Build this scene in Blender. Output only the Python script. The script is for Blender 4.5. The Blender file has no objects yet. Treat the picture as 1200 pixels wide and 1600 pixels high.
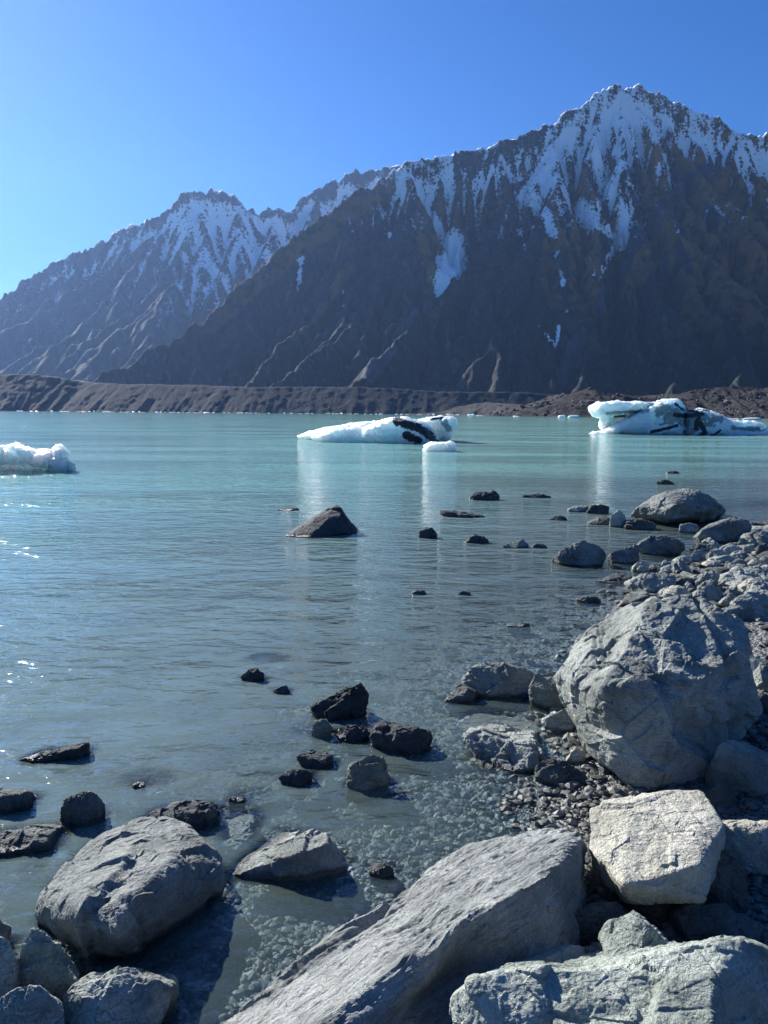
import bpy, bmesh, math, random
import numpy as np
from mathutils import Vector, Matrix

# ------------------------------------------------------------------ camera, sky, sun, exposure
scn = bpy.context.scene
COL = scn.collection
CAM_H = 2.2
PITCH = math.atan(155 / 1200.0)
ROLL = 0.008
F_ = Vector((0, math.cos(PITCH), -math.sin(PITCH)))
R_ = Vector((math.cos(ROLL), 0, 0)) + Vector((0, math.sin(PITCH), math.cos(PITCH))) * math.sin(ROLL)
U_ = R_.cross(F_)
cam_d = bpy.data.cameras.new('camera')
cam_d.sensor_fit = 'VERTICAL'; cam_d.sensor_height = 36.0; cam_d.sensor_width = 36.0
cam_d.lens = 27.0
cam_d.clip_start = 0.05; cam_d.clip_end = 30000.0
cam = bpy.data.objects.new('camera', cam_d); COL.objects.link(cam)
cam.matrix_world = Matrix(((R_.x, U_.x, -F_.x, 0), (R_.y, U_.y, -F_.y, 0), (R_.z, U_.z, -F_.z, CAM_H), (0, 0, 0, 1)))
scn.camera = cam

SUN_AZ = math.radians(-38)      # measured from straight ahead (+Y), negative = left
SUN_EL = math.radians(28)
world = bpy.data.worlds.new('World'); scn.world = world; world.use_nodes = True
wn = world.node_tree; wn.nodes.clear()
wo = wn.nodes.new('ShaderNodeOutputWorld'); wb = wn.nodes.new('ShaderNodeBackground')
sky = wn.nodes.new('ShaderNodeTexSky'); sky.sky_type = 'NISHITA'; sky.sun_disc = False
sky.sun_elevation = SUN_EL; sky.sun_rotation = SUN_AZ
sky.altitude = 700; sky.air_density = 1.0; sky.dust_density = 0.25; sky.ozone_density = 4.0
wb.inputs['Strength'].default_value = 0.05
hs = wn.nodes.new('ShaderNodeHueSaturation'); hs.inputs['Saturation'].default_value = 1.25
tn_ = wn.nodes.new('ShaderNodeMix'); tn_.data_type = 'RGBA'; tn_.blend_type = 'MULTIPLY'; tn_.inputs[0].default_value = 1.0; tn_.inputs[7].default_value = (0.66, 0.88, 1.2, 1)
wn.links.new(sky.outputs[0], hs.inputs['Color']); wn.links.new(hs.outputs[0], tn_.inputs[6]); wn.links.new(tn_.outputs[2], wb.inputs['Color'])
wn.links.new(wb.outputs[0], wo.inputs['Surface'])
sun_d = bpy.data.lights.new('sun', 'SUN'); sun_d.energy = 5.0; sun_d.angle = math.radians(0.5)
sun_d.color = (1.0, 0.95, 0.88)
sun = bpy.data.objects.new('sun', sun_d); COL.objects.link(sun)
sdir = Vector((math.sin(SUN_AZ) * math.cos(SUN_EL), math.cos(SUN_AZ) * math.cos(SUN_EL), math.sin(SUN_EL)))
sun.rotation_euler = sdir.to_track_quat('Z', 'Y').to_euler()
sun.location = (-20, 30, 40)
scn.view_settings.view_transform = 'Standard'; scn.view_settings.look = 'None'
scn.view_settings.exposure = 1.1; scn.view_settings.gamma = 1.0
scn.render.engine = 'CYCLES'
cy = scn.cycles
cy.max_bounces = 8; cy.diffuse_bounces = 2; cy.glossy_bounces = 3; cy.transmission_bounces = 4
cy.transparent_max_bounces = 8; cy.volume_bounces = 1; cy.caustics_reflective = False; cy.caustics_refractive = False
cy.use_denoising = True; cy.sample_clamp_indirect = 6.0
try: cy.denoiser = 'OPENIMAGEDENOISE'
except Exception: pass

# ------------------------------------------------------------------ measuring: a sight line from the photo's station to a world point
def ray(px, py):
    return R_ * (px - 600) + U_ * (800 - py) + F_ * 1200
def at_y(px, py, Y):
    d = ray(px, py); t = Y / d.y
    return Vector((d.x * t, Y, CAM_H + d.z * t))
def at_z(px, py, z=0.0):
    d = ray(px, py); t = (z - CAM_H) / d.z
    return Vector((d.x * t, d.y * t, z))

# ------------------------------------------------------------------ noise (numpy)
def _h(ix, iy, iz, seed):
    n = (ix.astype(np.int64) * 374761393 + iy.astype(np.int64) * 668265263 + iz.astype(np.int64) * 2147483647 + seed * 1274126177) & 0xffffffff
    n = ((n ^ (n >> 13)) * 1274126177) & 0xffffffff
    n = ((n ^ (n >> 16)) * 2246822519) & 0xffffffff
    n = n ^ (n >> 15)
    return (n & 0xffffff).astype(np.float64) / 16777215.0
def vnoise(p, seed=0):
    i = np.floor(p).astype(np.int64); f = p - i
    w = f * f * f * (f * (f * 6 - 15) + 10)
    r = 0
    if p.shape[1] == 2:
        z = np.zeros(len(p), np.int64)
        for dx in (0, 1):
            for dy in (0, 1):
                r = r + _h(i[:, 0] + dx, i[:, 1] + dy, z, seed) * (w[:, 0] if dx else 1 - w[:, 0]) * (w[:, 1] if dy else 1 - w[:, 1])
        return r * 2 - 1
    for dx in (0, 1):
        for dy in (0, 1):
            for dz in (0, 1):
                r = r + _h(i[:, 0] + dx, i[:, 1] + dy, i[:, 2] + dz, seed) * (w[:, 0] if dx else 1 - w[:, 0]) * (w[:, 1] if dy else 1 - w[:, 1]) * (w[:, 2] if dz else 1 - w[:, 2])
    return r * 2 - 1
def fbm(p, octv=4, seed=0, gain=0.5):
    a, s, r = 1.0, 0.0, 0
    q = p.copy()
    for o in range(octv):
        r = r + a * vnoise(q, seed + o * 17); s += a; a *= gain; q = q * 2.03 + 11.3
    return r / s
def ridged(p, octv=4, seed=0, gain=0.5):
    a, s, r = 1.0, 0.0, 0
    q = p.copy()
    for o in range(octv):
        r = r + a * (1 - 2 * np.abs(vnoise(q, seed + o * 31))); s += a; a *= gain; q = q * 2.07 + 5.1
    return r / s
def chips(p, seed=0, tilt=0.6, crack=0.0):
    """nearest-cell tilted planes: breaks a surface into flat chipped facets with small ledges"""
    i = np.floor(p).astype(np.int64)
    best = np.full(len(p), 1e9); val = np.zeros(len(p)); sec = np.full(len(p), 1e9); val2 = np.zeros(len(p))
    for dx in (-1, 0, 1):
        for dy in (-1, 0, 1):
            for dz in (-1, 0, 1):
                cx, cyy, cz = i[:, 0] + dx, i[:, 1] + dy, i[:, 2] + dz
                ox = cx + _h(cx, cyy, cz, seed); oy = cyy + _h(cx, cyy, cz, seed + 1); oz = cz + _h(cx, cyy, cz, seed + 2)
                ax, ay, az = p[:, 0] - ox, p[:, 1] - oy, p[:, 2] - oz
                d = np.sqrt(ax * ax + ay * ay + az * az)
                g = (_h(cx, cyy, cz, seed + 3) - .5) * ax + (_h(cx, cyy, cz, seed + 4) - .5) * ay + (_h(cx, cyy, cz, seed + 5) - .5) * az
                v = 2 * tilt * g + (_h(cx, cyy, cz, seed + 6) - .5) * 0.6
                m = d < best; m2 = (~m) & (d < sec)
                sec = np.where(m, best, np.where(m2, d, sec)); val2 = np.where(m, val, np.where(m2, v, val2))
                best = np.where(m, d, best); val = np.where(m, v, val)
    e = sec - best; w = sstep(0, .05, e)
    return val * (.5 + .5 * w) + val2 * (.5 - .5 * w) - crack * (1 - sstep(.0, .055, e)) * (vnoise(p * .8 + 31, seed + 7) > .05)
def sstep(a, b, x):
    t = np.clip((x - a) / (b - a), 0, 1); return t * t * (3 - 2 * t)

# ------------------------------------------------------------------ mesh helpers
def np_mesh(name, V, F, smooth=True):
    me = bpy.data.meshes.new(name)
    V = np.asarray(V, np.float32); F = np.asarray(F, np.int32)
    me.vertices.add(len(V)); me.vertices.foreach_set('co', V.ravel())
    n = F.shape[1]
    me.loops.add(F.size); me.loops.foreach_set('vertex_index', F.ravel())
    me.polygons.add(len(F)); me.polygons.foreach_set('loop_start', np.arange(0, F.size, n, dtype=np.int32))
    me.update(calc_edges=True)
    me.polygons.foreach_set('use_smooth', np.full(len(F), smooth, dtype=bool))
    me.validate()
    return me
def attr(me, name, vals):
    a = me.attributes.new(name, 'FLOAT', 'POINT'); a.data.foreach_set('value', np.asarray(vals, np.float32))
def link(name, me, mat, loc=(0, 0, 0), label=None, cat=None, group=None, kind=None, parent=None):
    o = bpy.data.objects.new(name, me); COL.objects.link(o); o.location = loc
    if mat and not me.materials: me.materials.append(mat)
    if label: o['label'] = label
    if cat: o['category'] = cat
    if group: o['group'] = group
    if kind: o['kind'] = kind
    if parent: o.parent = parent
    return o
def vnormals(V, F):
    a, b, c = V[F[:, 0]], V[F[:, 1]], V[F[:, 2]]
    fn = np.cross(b - a, c - a)
    N = np.zeros_like(V)
    for k in range(3):
        for ax in range(3):
            N[:, ax] += np.bincount(F[:, k], fn[:, ax], len(V))
    return N / (np.linalg.norm(N, axis=1, keepdims=True) + 1e-12)
_ico = {}
def ico(n):
    if n not in _ico:
        bm = bmesh.new(); bmesh.ops.create_icosphere(bm, subdivisions=n, radius=1.0)
        V = np.array([v.co[:] for v in bm.verts]); F = np.array([[v.index for v in f.verts] for f in bm.faces])
        bm.free(); _ico[n] = (V / np.linalg.norm(V, axis=1, keepdims=True), F)
    return _ico[n]
def hull_planes(q):
    bm = bmesh.new()
    for p in q: bm.verts.new(p)
    bmesh.ops.convex_hull(bm, input=bm.verts)
    bm.normal_update()
    pl = []
    for f in bm.faces:
        n = np.array(f.normal); d = float(np.dot(n, f.verts[0].co))
        if f.calc_area() < 1e-6: continue
        if d < 0: n, d = -n, -d
        for m, e in pl:
            if np.dot(n, m) > 0.992: break
        else: pl.append((n, max(d, 0.03)))
    bm.free()
    return pl
def hull_shape(pts, sub, k=22, cuts=0, seed=0, keep=(.86, .97)):
    """a rounded convex block through the given points: returns vertices and faces"""
    P = np.array([p[:] for p in pts], float)
    lo, hi = P.min(0), P.max(0); c = P.mean(0) * .5 + (lo + hi) * .25
    w, Q = np.linalg.eigh(np.cov((P - c).T) + np.eye(3) * 1e-8)
    if np.linalg.det(Q) < 0: Q[:, 0] *= -1
    S = np.sqrt(w) + 1e-4
    q = ((P - c) @ Q) / S
    pl = hull_planes(q)
    if cuts:
        rs = np.random.RandomState(seed)
        for _ in range(cuts):
            n = rs.normal(size=3); n /= np.linalg.norm(n)
            pl.append((n, max(float((q @ n).max()) * rs.uniform(*keep), .05)))
    U, F = ico(sub)
    acc = np.zeros(len(U))
    for n, d in pl:
        acc += (np.maximum(U @ n, 0) / d) ** k
    r = acc ** (-1.0 / k)
    V = (U * r[:, None] * S) @ Q.T + c
    return V, F

# ------------------------------------------------------------------ shader helpers
def new_mat(name):
    m = bpy.data.materials.new(name); m.use_nodes = True
    nt = m.node_tree; nt.nodes.clear()
    out = nt.nodes.new('ShaderNodeOutputMaterial')
    return m, nt, out
class NB:
    def __init__(s, nt): s.nt = nt
    def n(s, t, **kw):
        nd = s.nt.nodes.new(t)
        for k, v in kw.items():
            if k.startswith('i_'):
                key = k[2:]
                nd.inputs[int(key) if key.isdigit() else key.replace('_', ' ')].default_value = v
            else: setattr(nd, k, v)
        return nd
    def l(s, a, b): s.nt.links.new(a, b)
    def math(s, op, a, b=None, clamp=False):
        nd = s.nt.nodes.new('ShaderNodeMath'); nd.operation = op; nd.use_clamp = clamp
        for i, v in enumerate((a, b)):
            if v is None: continue
            if isinstance(v, (int, float)): nd.inputs[i].default_value = v
            else: s.l(v, nd.inputs[i])
        return nd.outputs[0]
    def mix(s, fac, a, b):
        nd = s.nt.nodes.new('ShaderNodeMix'); nd.data_type = 'RGBA'
        for i, v in ((0, fac), (6, a), (7, b)):
            if isinstance(v, (int, float)): nd.inputs[i].default_value = v
            elif isinstance(v, tuple): nd.inputs[i].default_value = (*v, 1) if len(v) == 3 else v
            else: s.l(v, nd.inputs[i])
        return nd.outputs[2]
    def noise(s, co, scale, detail=4, rough=0.55, dist=0.0):
        nd = s.nt.nodes.new('ShaderNodeTexNoise'); nd.inputs['Scale'].default_value = scale
        nd.inputs['Detail'].default_value = detail; nd.inputs['Roughness'].default_value = rough
        nd.inputs['Distortion'].default_value = dist
        if co is not None: s.l(co, nd.inputs['Vector'])
        return nd.outputs[0]
    def ramp(s, v, a, b, lo=0.0, hi=1.0):
        nd = s.nt.nodes.new('ShaderNodeMapRange'); nd.interpolation_type = 'SMOOTHSTEP'
        s.l(v, nd.inputs[0]); nd.inputs[1].default_value = a; nd.inputs[2].default_value = b
        nd.inputs[3].default_value = lo; nd.inputs[4].default_value = hi
        return nd.outputs[0]
    def bump(s, h, dist, strength=1.0, normal=None):
        nd = s.nt.nodes.new('ShaderNodeBump'); nd.inputs['Distance'].default_value = dist; nd.inputs['Strength'].default_value = strength
        s.l(h, nd.inputs['Height'])
        if normal is not None: s.l(normal, nd.inputs['Normal'])
        return nd.outputs[0]
    def attr(s, name):
        nd = s.nt.nodes.new('ShaderNodeAttribute'); nd.attribute_name = name
        return nd.outputs['Fac']
    def mapping(s, co, scale=(1, 1, 1), rot=(0, 0, 0)):
        nd = s.nt.nodes.new('ShaderNodeMapping'); nd.inputs['Scale'].default_value = scale; nd.inputs['Rotation'].default_value = rot
        s.l(co, nd.inputs['Vector']); return nd.outputs[0]

def rock_material(name, c1, c2, stain=(0.06, 0.065, 0.06), stain_amt=0.45, veins=0.3, strat=(0.3, 0.2, 1.0), dark=0.35, grain=None):
    m, nt, out = new_mat(name); b = NB(nt)
    tc = b.n('ShaderNodeTexCoord'); geo = b.n('ShaderNodeNewGeometry'); oi = b.n('ShaderNodeObjectInfo')
    add = b.n('ShaderNodeVectorMath', operation='ADD'); b.l(tc.outputs['Object'], add.inputs[0])
    rv = b.n('ShaderNodeVectorMath', operation='SCALE'); rv.inputs[0].default_value = (7.1, 3.3, 5.7); b.l(oi.outputs['Random'], rv.inputs['Scale'])
    b.l(rv.outputs[0], add.inputs[1]); co = add.outputs[0]
    big = b.noise(co, 3.0, 6, 0.6, 0.4); mid = b.noise(co, 16.0, 6, 0.65, 0.2); fine = b.noise(co, 90.0, 5, 0.7)
    if grain is not None:
        cg = b.mapping(b.mapping(co, (1, 1, 1), (0, 0, -grain)), (1.6, 20.0, 20.0))
        g1 = b.noise(cg, 1.6, 6, .65, .5); mid = b.math('ADD', b.math('MULTIPLY', mid, .3), b.math('MULTIPLY', g1, .75))
    colr = b.mix(b.ramp(big, 0.35, 0.65), c1, c2)
    colr = b.mix(b.math('MULTIPLY', b.ramp(mid, 0.52, 0.68), stain_amt), colr, stain)
    st = b.mapping(co, (3.0, 3.0, 26.0), (0.5 * strat[0] * 3, strat[1] * 3, 0.4))
    streak = b.noise(st, 2.2, 5, 0.65, 0.5)
    colr = b.mix(b.math('MULTIPLY', b.ramp(streak, 0.6, 0.72), veins), colr, (0.46, 0.48, 0.46))
    speck = b.n('ShaderNodeHueSaturation')
    b.l(colr, speck.inputs['Color'])
    vv = b.math('ADD', b.math('MULTIPLY', b.math('SUBTRACT', fine, 0.5), 1.5), 1.0)
    vv = b.math('MULTIPLY', vv, b.math('ADD', b.math('MULTIPLY', oi.outputs['Random'], 0.3), 0.85))
    b.l(vv, speck.inputs['Value'])
    # wet just above and below the waterline
    sep = b.n('ShaderNodeSeparateXYZ'); b.l(geo.outputs['Position'], sep.inputs[0])
    wz = b.math('ADD', sep.outputs[2], b.math('MULTIPLY', b.math('SUBTRACT', mid, 0.5), 0.06))
    wet = b.ramp(wz, 0.012, 0.04, 1.0, 0.0)
    hv = b.n('ShaderNodeMix', data_type='RGBA', blend_type='MULTIPLY'); b.l(wet, hv.inputs[0]); b.l(speck.outputs[0], hv.inputs[6]); hv.inputs[7].default_value = (dark, dark, dark * 1.02, 1)
    warm = b.n('ShaderNodeMix', data_type='RGBA', blend_type='MULTIPLY'); warm.inputs[0].default_value = 1.0; b.l(hv.outputs[2], warm.inputs[6]); warm.inputs[7].default_value = (.97, .99, .92, 1)
    bs = b.n('ShaderNodeBsdfPrincipled'); b.l(warm.outputs[2], bs.inputs['Base Color'])
    b.l(b.math('SUBTRACT', 0.78, b.math('MULTIPLY', wet, 0.5)), bs.inputs['Roughness'])
    bs.inputs['Specular IOR Level'].default_value = 0.35
    mg = b.n('ShaderNodeTexVoronoi', feature='DISTANCE_TO_EDGE'); mg.inputs['Scale'].default_value = 5.0
    wv = b.n('ShaderNodeVectorMath', operation='ADD'); b.l(co, wv.inputs[0]); nv = b.n('ShaderNodeTexNoise'); nv.inputs['Scale'].default_value = 4.0; nv.inputs['Detail'].default_value = 4
    b.l(co, nv.inputs['Vector']); b.l(nv.outputs['Color'], wv.inputs[1]); b.l(wv.outputs[0], mg.inputs['Vector'])
    crack = b.math('MULTIPLY', b.ramp(mg.outputs['Distance'], 0.0, 0.02, 1.0, 0.0), b.ramp(big, .5, .6))
    hsum = b.math('ADD', b.math('MULTIPLY', mid, 1.5), b.math('MULTIPLY', fine, 0.4))
    hsum = b.math('SUBTRACT', hsum, b.math('MULTIPLY', crack, 0.5))
    hsum = b.math('ADD', hsum, b.math('MULTIPLY', streak, 0.9))
    b.l(b.bump(hsum, 0.026, 1.0), bs.inputs['Normal'])
    b.l(bs.outputs[0], out.inputs[0])
    return m
M_GREY = rock_material('grey_rock', (0.19, 0.205, 0.20), (0.42, 0.445, 0.435))
M_BLUE = rock_material('blue_grey_rock', (0.17, 0.19, 0.195), (0.35, 0.375, 0.38), veins=0.35)
M_SLAB = rock_material('slate_slab', (0.19, 0.205, 0.215), (0.38, 0.395, 0.405), grain=math.atan2(1.3, 1.47))
M_LIGHT = rock_material('pale_rock', (0.36, 0.35, 0.31), (0.56, 0.545, 0.49), stain=(0.33, 0.27, 0.2), stain_amt=0.3)
M_GREEN = rock_material('green_grey_rock', (0.23, 0.26, 0.24), (0.42, 0.455, 0.43), stain_amt=0.15)
M_MID = rock_material('mid_grey_rock', (0.13, 0.145, 0.145), (0.29, 0.31, 0.305), stain_amt=.35)
M_DARK = rock_material('dark_rock', (0.065, 0.075, 0.078), (0.15, 0.165, 0.165), dark=0.55, veins=.12)
M_WET = rock_material('wet_black_rock', (0.035, 0.042, 0.050), (0.078, 0.088, 0.098), dark=0.8, veins=.03, stain_amt=.2)
M_BROWN = rock_material('tan_wet_rock', (0.20, 0.19, 0.16), (0.32, 0.30, 0.26), dark=0.85)
# ------------------------------------------------------------------ mountains
def erode(Z, keep, it=10, K=.9, m=.5, n_sm=1):
    """streams cut into the slopes: repeated drainage routing and down-cutting; returns the height and the drainage"""
    ny, nx = Z.shape; idx = np.arange(ny * nx).reshape(ny, nx); Z = Z.copy()
    for _ in range(it):
        best = np.zeros_like(Z); rec = idx.copy()
        Zp = np.pad(Z, 1, mode='edge')
        Ip = np.pad(idx, 1, mode='edge')
        for dy in (-1, 0, 1):
            for dx in (-1, 0, 1):
                if dx == 0 and dy == 0: continue
                s_ = (Z - Zp[1 + dy:1 + dy + ny, 1 + dx:1 + dx + nx]) / math.hypot(dx, dy)
                mk = s_ > best
                best = np.where(mk, s_, best); rec = np.where(mk, Ip[1 + dy:1 + dy + ny, 1 + dx:1 + dx + nx], rec)
        order = np.argsort(-Z.ravel()).tolist(); r = rec.ravel().tolist(); A = [1.0] * (ny * nx)
        for i in order:
            j = r[i]
            if j != i: A[j] += A[i]
        An = np.minimum(np.array(A), 4000.) ** m
        Fv = (K * An * (1 - keep.ravel())).tolist(); z = Z.ravel().tolist()
        for i in reversed(order):
            j = r[i]
            if j != i and z[i] > z[j]:
                f = Fv[i] * .05; z[i] = (z[i] + f * z[j]) / (1 + f)
        Z = np.array(z).reshape(ny, nx)
        for _s in range(n_sm):
            Zp = np.pad(Z, 1, mode='edge'); L = (Zp[2:, 1:-1] + Zp[:-2, 1:-1] + Zp[1:-1, 2:] + Zp[1:-1, :-2]) / 4
            Z = Z + .22 * (L - Z) * (1 - keep)
    return Z, np.array(A).reshape(ny, nx)
def upsample(A, xc, yc, xf, yf):
    ix = np.interp(xf, xc, np.arange(len(xc))); iy = np.interp(yf, yc, np.arange(len(yc)))
    i0 = np.clip(ix.astype(int), 0, len(xc) - 2); j0 = np.clip(iy.astype(int), 0, len(yc) - 2); fx = ix - i0; fy = (iy - j0)[:, None]
    return (A[j0][:, i0] * (1 - fx) + A[j0][:, i0 + 1] * fx) * (1 - fy) + (A[j0 + 1][:, i0] * (1 - fx) + A[j0 + 1][:, i0 + 1] * fx) * fy
def ridge_field(X, Y, ridges, floor=10.0, seed=1, fl_scale=70.0, fl_amp=0.22, tan_def=0.86, rough=14.0, ns=1.0):
    """terrain as the upper envelope of slopes falling from ridge lines; returns z and the rib/gully value"""
    n = X.size; x, y = X.ravel(), Y.ravel()
    wx = x + 60 * fbm(np.c_[x, y] / 420.0, 3, seed + 5); wy = y + 60 * fbm(np.c_[x, y] / 420.0 + 40, 3, seed + 6)
    best = np.full(n, -1e9); S = np.zeros(n); D = np.zeros(n)
    for ri, (pts, tn) in enumerate(ridges):
        acc = ri * 3777.0
        for a, c in zip(pts[:-1], pts[1:]):
            dx, dy = c.x - a.x, c.y - a.y; L2 = dx * dx + dy * dy; L = math.sqrt(L2)
            t = np.clip(((x - a.x) * dx + (y - a.y) * dy) / L2, 0, 1)
            d = np.hypot(x - a.x - t * dx, y - a.y - t * dy)
            tw = np.clip(((wx - a.x) * dx + (wy - a.y) * dy) / L2, -.2, 1.2)
            zr = a.z + t * (c.z - a.z)
            dd = d - 0.00011 * d * d * (d < 3000)
            z = zr - dd * (tn or tan_def)
            m = z > best
            best = np.where(m, z, best); S = np.where(m, acc + tw * L, S); D = np.where(m, d, D)
            acc += L
    rib = ridged(np.c_[S / fl_scale, D / (fl_scale * 9)], 3, seed + 9, 0.55)          # + on ribs, - in gullies
    grow = np.minimum(D, 260.0)
    z = best + (rib - 0.25) * grow * fl_amp
    z += rough * ridged(np.c_[x, y] / (130.0 * ns), 5, seed + 20, 0.55) * sstep(-50, 150, best) + rough * .6 * fbm(np.c_[x, y] / (34.0 * ns), 4, seed + 30, .6)
    zf = floor + 12 * fbm(np.c_[x, y] / 160.0, 4, seed + 3)
    z = np.maximum(z, zf)
    return z.reshape(X.shape), rib.reshape(X.shape), D.reshape(X.shape)
def grid_mesh(name, xs, ys, Z, attrs):
    X, Y = np.meshgrid(xs, ys); nx, ny = len(xs), len(ys)
    V = np.c_[X.ravel(), Y.ravel(), Z.ravel()]
    i = np.arange(nx * ny).reshape(ny, nx)
    F = np.c_[i[:-1, :-1].ravel(), i[:-1, 1:].ravel(), i[1:, 1:].ravel(), i[1:, :-1].ravel()]
    me = np_mesh(name, V, F)
    for k, v in attrs.items(): attr(me, k, v.ravel())
    return me
def slope_of(Z, sx, sy):
    gy, gx = np.gradient(Z, sy, sx); return np.hypot(gx, gy), gx, gy
def drape(pxy, xs, ys, Z, y0, y1):
    """first hit of a sight line with the terrain grid"""
    out = []
    for px, py in pxy:
        d = ray(px, py); Yv = np.linspace(y0, y1, 900); t = Yv / d.y
        xx, zz = d.x * t, CAM_H + d.z * t
        ix = np.clip(np.round((xx - xs[0]) / (xs[1] - xs[0])).astype(int), 0, len(xs) - 1)
        iy = np.clip(np.round((Yv - ys[0]) / (ys[1] - ys[0])).astype(int), 0, len(ys) - 1)
        hit = np.nonzero(Z[iy, ix] > zz)[0]
        k = hit[0] if len(hit) else int(np.argmin(zz - Z[iy, ix]))
        out.append(np.array([xx[k], Yv[k], zz[k]]))
    return out
def near_line(P, line, widths):
    """0..1 closeness of points to a draped line whose half width runs through widths"""
    best = np.zeros(len(P)); n = len(line)
    for i in range(n - 1):
        a, c = line[i], line[i + 1]; w0, w1 = widths[i], widths[i + 1]
        d = c - a; t = np.clip(((P - a) @ d) / (d @ d), 0, 1)
        dist = np.linalg.norm(P - a - t[:, None] * d, axis=1)
        best = np.maximum(best, 1 - dist / (w0 + t * (w1 - w0)))
    return np.clip(best, 0, 1)

def mountain_material(name, rock_a, rock_b, grass_a, grass_b, sc=1.0, snow_c=(0.93, 0.94, 0.96)):
    m, nt, out = new_mat(name); b = NB(nt)
    geo = b.n('ShaderNodeNewGeometry'); pos = geo.outputs['Position']
    n1 = b.noise(pos, 0.02 * sc, 8, 0.65); n2 = b.noise(pos, 0.09 * sc, 8, 0.7, .3)
    st = b.mapping(pos, (1, 1, .22), (0, 0.25, 0)); n3 = b.noise(st, 0.045 * sc, 8, 0.7, .6)
    rockc = b.mix(b.ramp(n2, .35, .65), rock_a, rock_b)
    grass_sun = b.mix(b.ramp(n1, .38, .62), grass_a, grass_b)
    gm = b.math('ADD', b.attr('grass_sun'), b.math('MULTIPLY', b.math('SUBTRACT', n2, .5), .7))
    c = b.mix(b.ramp(gm, .35, .7), rockc, grass_sun)
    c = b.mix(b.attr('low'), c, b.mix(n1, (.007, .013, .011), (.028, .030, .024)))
    c = b.mix(b.ramp(b.math('ADD', b.attr('scree'), b.math('MULTIPLY', b.math('SUBTRACT', n3, .5), .8)), .3, .7, 0, .8), c, (.085, .095, .105))
    # scree streaks
    c = b.mix(b.math('MULTIPLY', b.ramp(n3, .5, .7), .5), c, (0.12, 0.125, 0.13))
    c = b.mix(b.math('MULTIPLY', b.ramp(n1, .45, .62), .35), c, (.02, .025, .03))
    sn = b.math('ADD', b.attr('snow'), b.math('ADD', b.math('MULTIPLY', b.math('SUBTRACT', n2, .5), 2.1), b.math('MULTIPLY', b.math('SUBTRACT', n3, .5), .9)))
    sm = b.ramp(sn, .47, .56)
    c = b.mix(sm, c, snow_c)
    bs = b.n('ShaderNodeBsdfPrincipled'); b.l(c, bs.inputs['Base Color']); bs.inputs['Roughness'].default_value = .9
    bs.inputs['Specular IOR Level'].default_value = .15
    hh = b.math('MULTIPLY', b.math('ADD', b.math('MULTIPLY', n2, .35), n3), b.math('SUBTRACT', 1.0, b.math('MULTIPLY', sm, .6)))
    b.l(b.bump(hh, 9.0 / sc, .9), bs.inputs['Normal'])
    b.l(bs.outputs[0], out.inputs[0]); return m

def L3(seq): return [at_y(*p) for p in seq]
# the near mountain
sky1 = L3([(60, 640, 2300), (150, 592, 2400), (200, 570, 2480), (260, 538, 2580), (320, 497, 2700), (370, 455, 2790), (430, 403, 2880), (490, 350, 2960),
           (540, 318, 3020), (600, 280, 3100), (625, 262, 3140), (636, 250, 3150), (690, 249, 3200), (745, 240, 3220), (775, 227, 3230), (805, 222, 3240),
           (860, 195, 3260), (905, 170, 3280), (940, 145, 3300), (968, 131, 3300), (984, 141, 3300), (993, 136, 3300), (1030, 153, 3300), (1090, 176, 3280),
           (1150, 203, 3230), (1162, 213, 3220), (1200, 218, 3220), (1300, 235, 3200), (1450, 300, 3100)])
spur = [L3([(862, 196, 3250), (862, 218, 3180), (805, 272, 3050), (765, 345, 2850), (725, 415, 2650), (660, 480, 2450), (590, 548, 2200), (545, 605, 1950)]),
        L3([(862, 218, 3180), (835, 300, 2950), (815, 345, 2800), (800, 420, 2600), (790, 500, 2350), (775, 600, 2000)]),
        L3([(993, 138, 3290), (1003, 200, 3180), (985, 260, 3060), (960, 330, 2900), (925, 400, 2750)]),
        L3([(940, 147, 3290), (915, 230, 3130), (905, 310, 2980), (900, 400, 2780), (905, 440, 2680), (885, 520, 2450)]),
        L3([(1152, 206, 3220), (1120, 255, 3080), (1065, 320, 2850), (1010, 385, 2650), (965, 450, 2450), (930, 520, 2250), (900, 600, 1950)]),
        L3([(1120, 255, 3080), (1130, 330, 2800), (1110, 420, 2500), (1080, 520, 2200), (1050, 600, 1900)]),
        L3([(1230, 225, 3200), (1260, 330, 2800), (1230, 420, 2500), (1180, 520, 2200), (1150, 605, 1850)]),
        L3([(1060, 168, 3280), (1075, 220, 3150), (1055, 270, 3030), (1030, 310, 2930)]),
        L3([(636, 252, 3140), (650, 300, 3000), (640, 360, 2860), (610, 430, 2680), (560, 490, 2500), (480, 560, 2250), (420, 600, 2080)]),
        L3([(540, 320, 3010), (545, 370, 2880), (530, 430, 2720), (470, 500, 2520), (410, 570, 2300), (385, 600, 2150)]),
        L3([(720, 246, 3200), (715, 300, 3060), (735, 340, 2950)]),
        L3([(430, 405, 2880), (400, 470, 2750), (340, 540, 2580), (290, 590, 2400)])]
xs = np.arange(-1750, 2450, 5.0); ys = np.arange(1650, 3900, 6.0)
X, Y = np.meshgrid(xs, ys)
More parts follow.
